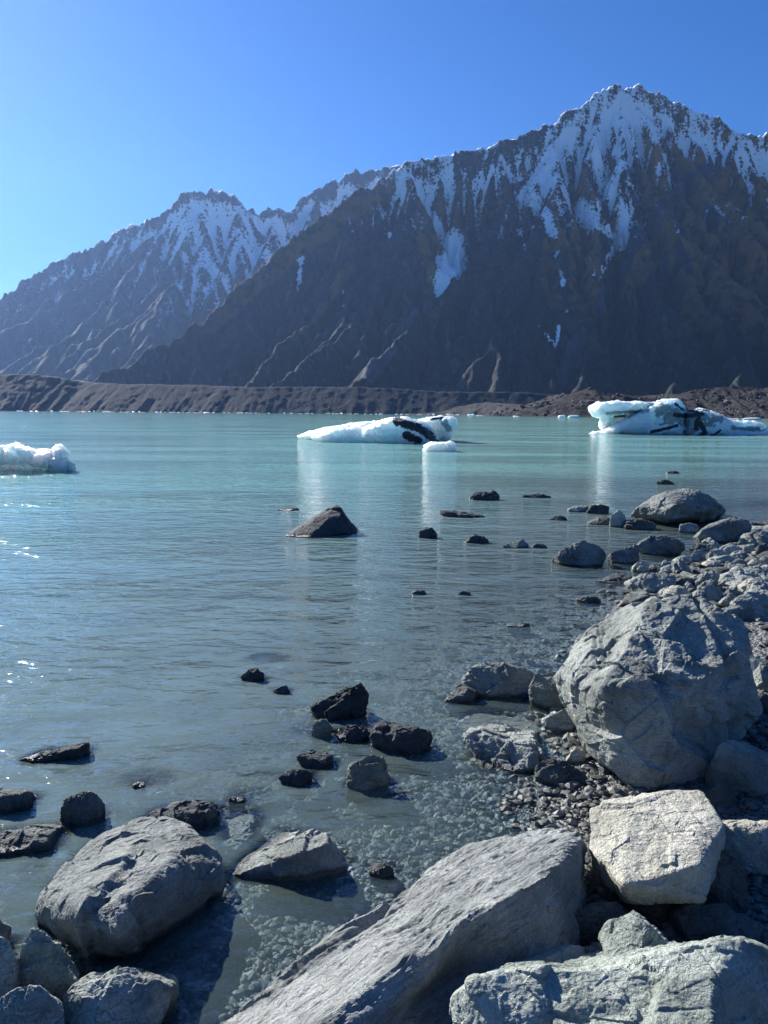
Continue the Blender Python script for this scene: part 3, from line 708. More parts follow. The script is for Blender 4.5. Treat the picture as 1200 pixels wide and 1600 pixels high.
H(M_GREEN, 'broad pale greenish-grey rock filling the bottom right corner',
  [(702, 1556, .48), (712, 1548, .5), (742, 1536, .55), (800, 1514, .58), (880, 1512, .6), (940, 1502, .62), (1000, 1492, .63), (1060, 1490, .63), (1122, 1474, .64), (1160, 1472, .62), (1196, 1488, .56),
   (705, 1600, .42), (740, 1700, .36), (1000, 1720, .5), (1110, 1620, .6), (1120, 1530, .64), (1215, 1560, .42), (1240, 1660, .3), (1200, 1800, 0), (800, 1900, 0), (720, 1640, .1), (1210, 1500, .2), (800, 1500, .1), (1150, 1480, .1)],
  sub=8, k=34, chip=1.0, strata=None, rough=.8)
H(M_GREEN, 'small pale knob of rock behind the greenish rock in the bottom right corner',
  [(938, 1460, .42), (950, 1446, .46), (990, 1431, .5), (1010, 1440, .5), (1022, 1462, .46), (1048, 1480, .42), (945, 1500, .44), (1000, 1510, .46), (1050, 1505, .4), (960, 1500, .1), (1030, 1500, .1), (990, 1430, .15)],
  sub=6, name='rock', cat='rock', k=26)
H(M_LIGHT, 'angular cream-coloured rock with a flat top at the head of the long slab',
  [(921, 1262, .32), (960, 1261, .36), (1020, 1252, .38), (1037, 1234, .38), (1095, 1233, .38), (1118, 1272, .38), (1129, 1292, .36), (1085, 1296, .37), (1091, 1352, .33), (976, 1384, .29), (922, 1325, .28),
   (1099, 1408, .2), (985, 1412, .16), (930, 1375, .1), (1126, 1332, .2), (1100, 1358, .2), (960, 1340, -.02), (1090, 1330, -.02), (1050, 1290, 0)],
  sub=8, k=44, chip=.9, strata=(.1, -.2, 1), rough=.6)
# around the big boulder
DR = dict(z0=0.03)
R(M_MID, 'grey rock touching the water left of the huge boulder, upper one of the pair', [(725, 1062), (745, 1040), (780, 1034), (835, 1046), (838, 1075), (828, 1089), (770, 1090), (732, 1076)], depth=.7, sub=6, chip=1.4)
R(M_DARK, 'low dark wedge poking from the water beside the grey rock left of the huge boulder', [(690, 1098), (705, 1078), (722, 1064), (752, 1084), (748, 1092), (715, 1098)], depth=.8, sub=5)
R(M_MID, 'dark-sided rock wedged against the left flank of the huge boulder', [(826, 1070), (838, 1050), (870, 1042), (890, 1050), (890, 1108), (860, 1108), (832, 1090)], depth=.8, sub=6)
R(M_GREY, 'small greenish rock in the pool at the foot of the huge boulder', [(848, 1126), (868, 1114), (890, 1106), (906, 1120), (900, 1146), (870, 1140)], depth=.8)
H(M_GREY, 'blocky rock with a pale flat top in front of the pool',
  [(716, 1146, .1), (745, 1141, .1), (800, 1150, .1), (850, 1160, .09), (852, 1172, .08), (836, 1205, 0), (790, 1219, -.03), (745, 1192, -.02), (722, 1166, .03), (730, 1150, .12), (830, 1168, .12), (770, 1130, 0), (840, 1145, 0), (780, 1180, -.2)], sub=7, name='rock', cat='rock', chip=1.3)
H(M_BROWN, 'pale flat slab lying just under the water behind the blocky rock',
  [(712, 1122, -.02), (760, 1112, -.03), (850, 1128, -.03), (905, 1150, -.02), (880, 1160, -.012), (800, 1152, -.012), (722, 1146, -.012), (800, 1140, -.09), (740, 1130, -.08), (870, 1145, -.08)], sub=6, name='slab', cat='slab', rough=.35)
R(M_DARK, 'flat brownish slab between the blocky rock and the huge boulder', [(835, 1192), (850, 1182), (885, 1190), (922, 1216), (925, 1228), (880, 1232), (848, 1215)], z0=0, depth=.9, sub=6, strata=(0, 0, 1))
R(M_LIGHT, 'small sunlit shard leaning at the left foot of the huge boulder', [(882, 1192), (900, 1166), (914, 1176), (912, 1196)], z0=0, depth=.6)
R(M_MID, 'smooth grey rock at the right foot of the huge boulder', [(1113, 1190), (1122, 1162), (1145, 1155), (1200, 1172), (1240, 1200), (1230, 1250), (1165, 1247), (1125, 1220)], z0=.06, depth=.8, sub=7, chip=.5, rough=.7)
R(M_LIGHT, 'cream rock cut by the right edge next to the flat-topped cream rock', [(1126, 1278), (1160, 1274), (1240, 1278), (1260, 1330), (1220, 1356), (1165, 1345), (1130, 1318)], z0=.1, depth=.8, sub=7)
R(M_DARK, 'dark rock in shade below the cream rock at the right edge', [(1098, 1345), (1120, 1325), (1140, 1330), (1178, 1385), (1170, 1425), (1125, 1415)], z0=.06, depth=.7, sub=6)
R(M_DARK, 'shadowed rock under the front of the flat-topped cream rock', [(985, 1415), (1010, 1400), (1050, 1402), (1048, 1440), (1000, 1442)], z0=.02, depth=.8)
R(M_DARK, 'long shadowed rock right of the pale knob', [(1050, 1440), (1075, 1412), (1130, 1410), (1195, 1450), (1180, 1490), (1080, 1490)], z0=.05, depth=.8, sub=6)
R(M_DARK, 'dark rock in the gap between the long slab and the pale knob', [(886, 1470), (890, 1425), (920, 1402), (965, 1400), (985, 1430), (960, 1480), (900, 1500)], z0=.02, depth=.7, sub=6)
R(M_DARK, 'lower shadowed rock behind the left end of the greenish corner rock', [(895, 1520), (915, 1480), (950, 1470), (960, 1520)], z0=.2, depth=.8)
R(M_BROWN, 'small tan stone in the crack between the long slab and the cream rock', [(912, 1385), (918, 1362), (928, 1358), (936, 1382)], z0=.05, depth=.8)
R(M_GREY, 'pale rock at the right edge beside the top of the huge boulder', [(1186, 1040), (1194, 1022), (1230, 1015), (1250, 1075), (1195, 1078)], z0=.1, depth=.7, sub=6)
R(M_DARK, 'small dark stone at the right edge under the pale edge rock', [(1178, 1095), (1190, 1080), (1215, 1090), (1210, 1115), (1185, 1112)], z0=.08)
R(M_DARK, 'rounded dark stone in the shade below the right foot rock', [(1105, 1240), (1125, 1222), (1150, 1232), (1155, 1262), (1115, 1262)], z0=.06)
# rocks standing in the water, middle
H(M_WET, 'black triangular rock alone in the open water, the largest out there',
  [(445, 836, .01), (468, 820, .1), (500, 803, .3), (526, 789, .48), (537, 800, .36), (547, 814, .2), (558, 829, .01), (541, 837, 0), (490, 840, 0), (450, 838, 0), (503, 806, .32), (528, 799, .4), (468, 828, .07), (530, 822, -.3), (480, 830, -.3), (540, 820, -.02)],
  sub=8, name='rock', cat='rock', k=40, chip=.6, rough=.6)
R(M_WET, 'thin black rock awash behind the triangular rock', [(431, 797), (445, 793), (462, 792), (469, 795), (450, 798)], depth=.6)
R(M_WET, 'dark rock in the far shallows nearest the floating ice', [(733, 778), (742, 769), (760, 767), (775, 768), (782, 778), (760, 782)], depth=.6, sub=6, chip=1.5)
R(M_WET, 'long thin ledge of wet rock barely above the ripples', [(688, 797), (705, 797), (735, 804), (760, 806), (730, 809), (705, 806)], depth=.6, strata=(0, 0, 1))
R(M_WET, 'small blunt black rock right of the triangular rock', [(654, 838), (655, 828), (664, 824), (675, 825), (685, 836), (668, 841)], depth=.7)
R(M_WET, 'small black rock between the blunt rock and the pale pyramid', [(723, 844), (730, 837), (740, 833), (755, 838), (766, 844), (745, 849)], depth=.6, chip=1.5)
R(M_GREEN, 'small pale pyramid-shaped rock in the shallows', [(782, 853), (800, 849), (816, 841), (827, 852), (805, 856)], depth=.6, rough=.7)
R(M_DARK, 'tiny dark rock just right of the pale pyramid', [(829, 853), (838, 848), (848, 848), (856, 854), (842, 856)], depth=.6)
R(M_WET, 'tiny black tip with a broken wake in the far shallows', [(812, 775), (838, 774), (844, 770), (850, 775), (860, 776), (840, 778)], depth=.5)
R(M_WET, 'low black hump left of the pale flat rock', [(857, 811), (866, 806), (878, 805), (888, 810), (872, 813)], depth=.5)
R(M_GREY, 'pale flat rock left of a dark round one', [(887, 796), (900, 789), (918, 790), (921, 798), (905, 800)], depth=.6)
R(M_WET, 'dark round rock against the pale flat one', [(917, 800), (924, 791), (940, 787), (952, 792), (954, 800), (935, 803)], depth=.6)
R(M_WET, 'small black rock behind the great dome', [(1026, 753), (1038, 749), (1048, 751), (1056, 755), (1040, 757)], depth=.5)
R(M_WET, 'farthest thin black rock toward the right-hand iceberg', [(1041, 738), (1052, 735), (1063, 738), (1052, 740)], depth=.5)
H(M_MID, 'great dome-shaped boulder standing in the far shallows',
  [(983, 806, .12), (992, 792, .32), (1010, 780, .48), (1040, 768, .64), (1075, 764, .69), (1108, 770, .61), (1128, 787, .39), (1138, 803, .12), (1120, 815, 0), (1060, 823, 0), (1005, 815, 0), (985, 810, 0), (1060, 784, .5), (1038, 808, .2), (1100, 796, .33), (1000, 800, .18), (1060, 800, -.4), (1020, 796, -.4), (1100, 799, -.4)],
  sub=7, k=20, chip=.8, rough=.8)
R(M_LIGHT, 'pointed sunlit shard in front of the dome-shaped boulder', [(952, 822), (953, 806), (965, 794), (976, 803), (981, 818), (970, 824)], depth=.6, k=40, rough=.7)
R(M_DARK, 'low speckled rock half under water left of the sunlit shard', [(919, 816), (935, 808), (952, 805), (956, 820), (935, 820)], depth=.8)
R(M_DARK, 'dark jumbled rock at the left foot of the dome', [(975, 824), (985, 812), (1005, 808), (1024, 816), (1022, 828), (990, 828)], depth=.7, sub=6, chip=1.6)
R(M_GREY, 'small brownish rock touching the dome at its front', [(1061, 830), (1063, 816), (1080, 815), (1092, 821), (1093, 832), (1075, 833)], depth=.7)
R(M_MID, 'half-round rock with a dark wet foot right of the dome', [(1092, 838), (1098, 824), (1118, 810), (1145, 806), (1168, 812), (1175, 824), (1168, 840), (1130, 848), (1105, 846)], depth=.6, sub=7, chip=.6, k=30)
R(M_MID, 'pyramid-backed grey rock in the shallows, left of its two neighbours', [(863, 876), (880, 857), (909, 843), (935, 851), (948, 868), (945, 880), (905, 886), (875, 884)], depth=.75, sub=7, bias=.15)
R(M_MID, 'wedge-shaped rock rising to the right beside the pyramid-backed rock', [(948, 868), (965, 860), (985, 852), (999, 851), (1001, 876), (980, 881), (955, 878)], depth=.7, sub=6, bias=.12)
R(M_MID, 'dark-fronted rock with a sunlit hump in front of the dome', [(996, 852), (1012, 840), (1028, 832), (1048, 836), (1052, 852), (1070, 854), (1070, 864), (1020, 868), (1000, 864)], depth=.7, sub=6, chip=1.4)
R(M_DARK, 'flat dark rock behind the stones of the beach', [(1075, 855), (1090, 848), (1110, 850), (1108, 858), (1085, 860)], depth=.6)
R(M_WET, 'low dark stone right of the sunlit hump', [(1056, 876), (1066, 868), (1078, 872), (1076, 878)], depth=.6)
R(M_DARK, 'thin flat slab lying in the water toward the beach', [(928, 905), (955, 897), (985, 898), (992, 906), (975, 911), (945, 910)], depth=.6, sub=5, strata=(0, 0, 1))
R(M_GREY, 'broken pale slab at the water edge beyond the huge boulder', [(985, 918), (990, 906), (1010, 897), (1045, 894), (1062, 900), (1052, 918), (1020, 926), (1000, 924)], z0=.01, depth=.7, sub=6, chip=1.6)
R(M_GREY, 'small pale rock behind the broken pale slab', [(1034, 888), (1045, 880), (1058, 880), (1066, 888), (1052, 895)], z0=.01, depth=.8)
R(M_DARK, 'dark wedge between two pale rocks beyond the huge boulder', [(1050, 915), (1058, 902), (1078, 898), (1088, 908), (1080, 920)], z0=.03, depth=.7)
R(M_GREY, 'upright pale rock behind the crest of the huge boulder', [(1086, 912), (1094, 898), (1112, 888), (1124, 896), (1120, 915), (1098, 920)], z0=.05, depth=.7, sub=6)
R(M_GREY, 'rounded pale rock resting on others behind the huge boulder', [(1084, 932), (1092, 915), (1108, 910), (1128, 922), (1130, 935), (1105, 940)], z0=.06, depth=.8, sub=6)
R(M_LIGHT, 'small white stone directly behind the huge boulder', [(1040, 926), (1052, 914), (1070, 916), (1078, 926), (1055, 932)], z0=.08, depth=.8)
R(M_GREY, 'wide light-grey slab on the beach near the right edge', [(1122, 908), (1140, 890), (1180, 882), (1240, 884), (1250, 905), (1200, 918), (1150, 918)], z0=.06, depth=.9, sub=6, flat=.95, strata=(0, 0, 1))
R(M_LIGHT, 'tilted pale slab overlapping the wide light-grey slab', [(1160, 918), (1175, 904), (1215, 902), (1230, 920), (1190, 928)], z0=.09, depth=.8, sub=6)
R(M_GREY, 'round-topped pale rock at the right edge over the pool', [(1145, 955), (1150, 934), (1172, 924), (1215, 926), (1225, 965), (1180, 970)], z0=.06, depth=.8, sub=6)
R(M_GREY, 'flat pale rock beside the crest of the huge boulder', [(1112, 962), (1122, 948), (1150, 944), (1162, 956), (1140, 970)], z0=.06, depth=.8, sub=6)
R(M_GREY, 'pale tapered rock touching the right end of the wide slab', [(1125, 940), (1138, 928), (1150, 926), (1150, 942), (1135, 948)], z0=.08)
R(M_GREY, 'light rounded rock at the far right of the pebbly beach', [(1163, 845), (1168, 833), (1190, 826), (1230, 828), (1235, 848), (1190, 852)], z0=.05, depth=.8, sub=6)
R(M_GREY, 'pale slab behind the light rounded rock at the right edge', [(1170, 830), (1180, 822), (1240, 820), (1250, 832), (1200, 834)], z0=.04, depth=.8)
R(M_DARK, 'dark flat rock in the water at the far right edge', [(1172, 818), (1190, 812), (1250, 812), (1250, 820), (1200, 822)], z0=0, depth=.6)
R(M_GREEN, 'green-grey stone on the pebbly beach, largest of its cluster', [(1128, 866), (1132, 854), (1145, 850), (1158, 854), (1156, 866), (1140, 869)], z0=.03, depth=.8)
R(M_GREEN, 'flat green-topped stone in front of the green-grey stone', [(1104, 877), (1118, 868), (1138, 864), (1152, 872), (1148, 880), (1125, 882)], z0=.02, depth=.8, flat=.95)
R(M_GREY, 'blunt grey stone left of the green-grey stone', [(1107, 868), (1110, 858), (1122, 854), (1130, 858), (1130, 868), (1118, 870)], z0=.02, depth=.8)
R(M_GREY, 'round grey stone right of the flat green-topped stone', [(1128, 890), (1134, 880), (1150, 878), (1160, 884), (1156, 893), (1140, 894)], z0=.03, depth=.8)
R(M_DARK, 'dark upright stone between two light ones at the beach edge', [(1180, 868), (1183, 852), (1196, 848), (1206, 856), (1204, 870)], z0=.05, depth=.8)
R(M_DARK, 'flat black rock awash left of the huge boulder, well offshore', [(790, 977), (805, 974), (828, 974), (830, 978), (810, 980)], depth=.5)
R(M_WET, 'submerged rock with one tip breaking the surface in mid water', [(643, 926), (650, 921), (660, 922), (668, 927), (655, 929)], depth=.6)
R(M_WET, 'smaller rock barely under the surface right of the mid-water tip', [(715, 928), (722, 922), (735, 924), (734, 930)], depth=.6)
R(M_DARK, 'dark rock under the surface offshore of the beach slabs', [(900, 935), (918, 928), (940, 932), (938, 940), (915, 942)], depth=.7)
# rocks in the near water
R(M_WET, 'jagged wet black rock slanting up to the right, farthest of the near cluster', [(478, 1112), (498, 1098), (525, 1082), (545, 1075), (562, 1067), (572, 1080), (574, 1098), (555, 1112), (515, 1124), (490, 1120)], depth=.55, sub=7, chip=1.6, strata=(-.5, .3, 1), k=34)
R(M_WET, 'small wet rock left of the broad wet rock', [(525, 1148), (532, 1135), (550, 1129), (570, 1134), (577, 1148), (565, 1158), (535, 1158)], depth=.8, sub=6, chip=1.5)
R(M_WET, 'broad wet rock with a sunlit top in the near water', [(572, 1140), (600, 1126), (630, 1124), (658, 1130), (676, 1144), (678, 1158), (655, 1174), (625, 1178), (600, 1165), (580, 1152)], depth=.75, sub=7, chip=1.3)
R(M_BROWN, 'brown rock just breaking the surface below the jagged one', [(485, 1142), (492, 1126), (508, 1122), (518, 1136), (512, 1150), (498, 1152)], depth=.8, sub=6)
R(M_WET, 'dark rock with a glistening cap between two wet rocks', [(465, 1182), (478, 1173), (500, 1171), (518, 1178), (522, 1190), (505, 1200), (490, 1198)], depth=.8, sub=6)
R(M_WET, 'dark pointed rock, lowest left of the near cluster', [(436, 1214), (450, 1204), (472, 1198), (488, 1205), (488, 1218), (470, 1228), (450, 1222)], depth=.8, sub=6)
R(M_BROWN, 'tan sharp-ridged rock standing in clear shallow water', [(538, 1216), (550, 1196), (565, 1184), (580, 1177), (600, 1184), (607, 1194), (598, 1215), (572, 1234), (550, 1230)], depth=.8, sub=7, chip=1.4, k=36)
R(M_WET, 'glistening dark rock awash, alone left of the near cluster', [(374, 1056), (388, 1046), (400, 1043), (413, 1052), (410, 1062), (394, 1064)], depth=.6, sub=6)
R(M_WET, 'small shining rock right of the lone awash rock', [(425, 1080), (438, 1073), (448, 1070), (453, 1080), (440, 1084)], depth=.6)
R(M_WET, 'tiny dark tip above a drowned rock near the rounded boulder', [(355, 1248), (362, 1241), (378, 1242), (384, 1250), (368, 1254)], depth=.7)
R(M_DARK, 'angular dark rock in the water left of the rounded boulder', [(89, 1266), (102, 1250), (120, 1240), (145, 1234), (156, 1248), (156, 1262), (143, 1280), (128, 1290), (105, 1278)], depth=.75, sub=7, k=34)
R(M_DARK, 'dark rock at the left edge, upper one', [(-40, 1240), (0, 1229), (30, 1230), (44, 1238), (40, 1255), (18, 1268), (-30, 1272)], depth=.7, sub=6)
R(M_DARK, 'flat-topped dark rock at the left edge, lower one', [(-60, 1310), (0, 1298), (50, 1297), (92, 1303), (70, 1315), (35, 1332), (-40, 1340)], depth=.6, sub=6, flat=.95)
R(M_WET, 'low spit of sparkling wet rock near the left edge', [(28, 1188), (60, 1176), (100, 1166), (136, 1161), (130, 1170), (85, 1184), (50, 1190)], depth=.5, sub=6, flat=.9)
R(M_DARK, 'long dark rock behind the rounded boulder', [(200, 1284), (235, 1266), (270, 1258), (300, 1252), (312, 1258), (332, 1251), (343, 1266), (335, 1282), (312, 1298), (280, 1300), (240, 1290)], depth=.6, sub=7, chip=1.4)
R(M_WET, 'tiny tip of a drowned rock above the rounded boulder', [(205, 1230), (212, 1223), (224, 1222), (228, 1230)], depth=.8)
H(M_BROWN, 'pale drowned slab right behind the rounded boulder', [(330, 1318, -.03), (350, 1280, -.03), (372, 1272, -.02), (402, 1275, -.012), (400, 1300, -.02), (372, 1330, -.03), (340, 1330, -.06), (360, 1300, -.2), (390, 1310, -.15)], sub=6, name='rock', cat='rock')
H(M_GREY, 'wedge of grey rock with a bright left edge in the clear shallows',
  [(364, 1366, 0), (400, 1340, .05), (455, 1310, .09), (498, 1295, .12), (512, 1298, .13), (537, 1320, .1), (553, 1345, .03), (545, 1365, -.03), (530, 1385, -.06), (440, 1390, -.06), (380, 1382, -.04), (400, 1366, .05), (500, 1320, .14), (380, 1345, -.02), (480, 1340, -.2), (430, 1300, -.02)],
  sub=7, name='rock', cat='rock', k=36, strata=(-.5, .2, 1))
R(M_WET, 'small glistening stone in the clear shallows by the long slab', [(576, 1364), (586, 1352), (598, 1348), (612, 1356), (616, 1366), (598, 1372)], depth=.9, sub=6)
# bottom left corner
R(M_GREY, 'sliver of rock at the left edge level with the base of the rounded boulder', [(-30, 1440), (0, 1434), (10, 1446), (8, 1465), (-30, 1470)], z0=.05, depth=.8)
R(M_GREY, 'tall dark rock cut by the left edge', [(-50, 1470), (0, 1460), (18, 1468), (26, 1500), (20, 1540), (-10, 1570), (-50, 1560)], z0=.03, depth=.8, sub=6)
R(M_GREEN, 'jagged rock standing in front of the rounded boulder', [(26, 1500), (36, 1470), (50, 1450), (75, 1456), (100, 1482), (112, 1500), (122, 1530), (95, 1570), (60, 1560), (35, 1540)], z0=0, depth=.7, sub=7, chip=1.5)
R(M_GREY, 'smooth-topped rock in the bottom left corner', [(-20, 1575), (10, 1552), (35, 1540), (62, 1540), (85, 1560), (98, 1590), (90, 1630), (-20, 1640)], z0=.05, depth=.7, sub=7, chip=.6)
R(M_GREY, 'broad pale-topped rock at the bottom edge below the rounded boulder', [(90, 1568), (112, 1538), (140, 1516), (180, 1512), (235, 1530), (266, 1548), (262, 1575), (230, 1610), (150, 1625), (100, 1600)], z0=.02, depth=.75, sub=7, chip=1.1)
# drowned boulders seen dimly through the water
def drowned(label, px, py, w, d, z, mat=M_GREEN, h=.12):
    z -= .02
    c = at_z(px, py, z); rnd = random.Random(px * 7 + py)
    pts = []
    for i in range(7):
        a = i / 7 * 6.283 + rnd.uniform(-.3, .3)
        ww = w * .8; pts.append(c + Vector((math.cos(a) * ww / 2, math.sin(a) * d / 2, rnd.uniform(-.08, 0)))); pts.append(c + Vector((math.cos(a) * ww * .55, math.sin(a) * d * .55, -h - .1)))
    return build_rock('drowned_rock', mat, pts, 6, label, 'rock', 'drowned rocks in the near water', 1.0, 24, None, 1.3)
for a in [('broad drowned slab below the tan sharp-ridged rock', 560, 1268, .36, .15, -.06, M_BROWN), ('drowned slab left of the clear gravel', 480, 1285, .34, .2, -.09), ('pale oval rock under water above the wedge rock', 535, 1300, .2, .13, -.08),
          ('large drowned rock above the wedge rock', 430, 1300, .36, .24, -.1, M_GREY), ('sunken pale stone left of the tan sharp-ridged rock', 545, 1200, .2, .12, -.08), ('drowned rock under the tiny dark tip', 385, 1262, .34, .2, -.05),
          ('sunken slab in the shadow of the wedge rock', 430, 1405, .26, .1, -.08), ('sunken pale rock far left below the low spit', 40, 1390, .26, .16, -.12), ('drowned pale rock at the left of the rounded boulder', 70, 1360, .22, .12, -.1),
          ('drowned rock behind the broad wet rock', 690, 1120, .3, .2, -.1, M_GREY), ('drowned pale patch of rock above the jagged wet rock', 600, 1078, .45, .2, -.1), ('sunken slab left of the broad wet rock', 420, 1240, .25, .16, -.1),
          ('drowned rock by the lone awash rock', 415, 1040, .45, .25, -.05), ('pale drowned rock left of the jagged wet rock', 405, 1105, .35, .2, -.16), ('drowned brown rock below the brown one', 475, 1160, .25, .2, -.08),
          ('large flat drowned rock at the bottom edge between boulder and slab', 310, 1570, .28, .16, -.1, M_GREEN), ('drowned rock above the tiny tip near the rounded boulder', 225, 1235, .4, .2, -.05),
          ('dark drowned rock in mid water offshore of the beach slabs', 860, 950, .6, .3, -.07), ('drowned pale rock left of the beach slabs', 900, 915, .5, .3, -.06), ('drowned rock near the flat black awash rock', 870, 985, .5, .3, -.08)]:
    drowned(*a)

# ------------------------------------------------------------------ small stones one by one: under the clear shallows and on the beach
rnd = random.Random(5)
protos = {}
def stone_mesh(i, mat, key):
    V, F = ico(3)
    pts = [Vector((rnd.uniform(-1, 1), rnd.uniform(-.75, .75), rnd.uniform(-.45, .45))) for _ in range(12)]
    V, F = hull_shape(pts, 4, 30)
    V = V + vnormals(V, F) * (.06 * fbm(V * 2.5 + i, 3, i))[:, None]
    me = np_mesh('stone', V, F); me.materials.append(mat); return me
SM = [stone_mesh(i, [M_MID, M_GREEN, M_DARK, M_GREY][i % 4], i) for i in range(12)]
placed = []
def scatter(n, region, smin, smax, label, group, name, on_land, cat='stone', gap=.9):
    k = 0; tries = 0
    while k < n and tries < n * 60:
        tries += 1
        px, py = rnd.uniform(region[0], region[2]), rnd.uniform(region[1], region[3])
        p = at_z(px, py, -.08 if not on_land else .06)
        z = float(bed_z(np.array([p.x]), np.array([p.y]), False)[0])
        if on_land != (z > -.01): continue
        if not on_land and z < -.3: continue
        s = rnd.uniform(smin, smax) * (rnd.random() ** .6 * .6 + .5)
        if any((p.x - q[0]) ** 2 + (p.y - q[1]) ** 2 < ((s + q[2]) * gap) ** 2 for q in placed): continue
        placed.append((p.x, p.y, s))
        o = link(name, SM[rnd.randrange(12)], None, (p.x, p.y, z + s * .12), label, cat, group)
        o.scale = (s, s * rnd.uniform(.7, 1), s * rnd.uniform(.5, .8)); o.rotation_euler = (rnd.uniform(-.3, .3), rnd.uniform(-.3, .3), rnd.uniform(0, 6.28)); k += 1
scatter(170, (380, 1230, 900, 1560), .025, .06, 'flat grey stone on the bed of the clear shallows beside the long slab', 'stones on the bed of the clear shallows', 'submerged_stone', False)
scatter(60, (0, 1300, 380, 1600), .03, .06, 'dim pale stone on the murky bed around the rounded boulder', 'stones on the murky bed around the rounded boulder', 'submerged_stone', False)
scatter(150, (980, 840, 1210, 960), .07, .26, 'small loose grey stone on the beach beyond the huge boulder', 'loose stones on the beach beyond the huge boulder', 'beach_stone', True, gap=.7)
scatter(55, (900, 1150, 1200, 1500), .02, .06, 'small dark stone in the shade among the dry foreground rocks', 'small stones among the foreground rocks', 'beach_stone', True, gap=.7)
scatter(25, (860, 860, 1060, 1000), .05, .12, 'dark stone just under the water off the beach', 'stones under water off the beach', 'submerged_stone', False)
# the pile of angular rocks along the right-hand shore
rp = random.Random(77); n_ = 0; spots = []
while n_ < 46:
    cx_, cy__ = rp.uniform(1000, 1225), rp.uniform(846, 968)
    if cx_ < 1000 + (cy__ - 905) * .9 or (cx_ < 1090 and cy__ < 880) or (cy__ > 935 and cx_ < 1150): continue
    w_ = rp.uniform(18, 46) * (cy__ / 920) ** 2
    if any(abs(cx_ - a) < (w_ + c) * .36 and abs(cy__ - b_) < (w_ + c) * .2 for a, b_, c in spots): continue
    spots.append((cx_, cy__, w_)); n_ += 1
    h_ = w_ * rp.uniform(.35, .7); g0 = at_z(cx_, cy__, .05); zg = float(bed_z(np.array([g0.x]), np.array([g0.y]), False)[0])
    ol = [(cx_ - w_ / 2, cy__ - h_ * .2), (cx_ - w_ * .3, cy__ - h_ * rp.uniform(.5, .9)), (cx_ + w_ * rp.uniform(-.1, .1), cy__ - h_), (cx_ + w_ * .32, cy__ - h_ * rp.uniform(.5, .95)), (cx_ + w_ / 2, cy__ - h_ * .25), (cx_, cy__)]
    R(rp.choice([M_GREY, M_GREY, M_GREEN, M_MID, M_LIGHT]), 'angular pale rock in the jumbled pile along the right-hand shore', ol, z0=max(zg, 0) + .01, depth=.8, sub=5, group='angular rocks piled along the right-hand shore', chip=1.3)
# the pebbles nobody could count
def pebbles():
    U, F = ico(1)
    rs = np.random.RandomState(3); n = 24000
    px = rs.uniform(-50, 1250, n); py = 860 + 760 * rs.beta(2.2, 1.3, n)
    P = np.array([at_z(a, c, -.03)[:] for a, c in zip(px, py)])
    z = bed_z(P[:, 0], P[:, 1], False); keep = (z > -.35); P, z = P[keep], z[keep]; n = len(P)
    s = (.007 + .026 * rs.rand(n) ** 3) * np.clip(P[:, 1] / 3.2, .8, 3)
    ang = rs.rand(n) * 6.28; sc = np.c_[s, s * rs.uniform(.55, 1, n), s * rs.uniform(.25, .6, n)]
    V = U[None] * (1 + .5 * (rs.rand(n, len(U), 1) - .5)) * sc[:, None, :]
    c_, s_ = np.cos(ang)[:, None], np.sin(ang)[:, None]
    W = np.stack([V[..., 0] * c_ - V[..., 1] * s_, V[..., 0] * s_ + V[..., 1] * c_, V[..., 2] + (rs.rand(n, 1) - .5) * V[..., 0] * .8], -1)
    W = W + np.c_[P[:, 0], P[:, 1], z + s * .2 + .004][:, None]
    FF = F[None] + (np.arange(n) * len(U))[:, None, None]
    me = np_mesh('pebbles', W.reshape(-1, 3), FF.reshape(-1, 3), False)
    attr(me, 'tone', np.repeat(rs.rand(n), len(U)))
    m, nt, out = new_mat('pebble_mix'); b = NB(nt)
    bs = b.n('ShaderNodeBsdfPrincipled'); c = b.mix(b.attr('tone'), (.035, .04, .037), (.155, .165, .15)); b.l(c, bs.inputs['Base Color']); bs.inputs['Roughness'].default_value = .6
    b.l(bs.outputs[0], out.inputs[0])
    link('pebbles', me, m, label='fine mixed pebbles over the lake bed and between the rocks', kind='stuff')
pebbles()
# ------------------------------------------------------------------ the lake
H9 = HM.copy()
for dy, dx in ((0, 1), (0, -1), (1, 0), (-1, 0)): H9 = np.maximum(H9, np.roll(np.roll(HM, dy, 0), dx, 1))
nearm = (GX > -2.6) & (GX < 3.6) & (GY < 9.0)
depth = -np.where(nearm & (H9 > -.16), np.maximum(GZ, H9), GZ)
depth = np.where(depth > .6, depth, np.minimum(depth, .6))
for _ in range(3):
    dp_ = np.pad(depth, 1, mode='edge'); depth = .4 * depth + .15 * (dp_[2:, 1:-1] + dp_[:-2, 1:-1] + dp_[1:-1, 2:] + dp_[1:-1, :-2])
depth = np.clip(depth, 0, 5)
m_w, nt, out = new_mat('lake_water'); b = NB(nt)
geo = b.n('ShaderNodeNewGeometry'); pos = geo.outputs['Position']
dep = b.attr('depth')
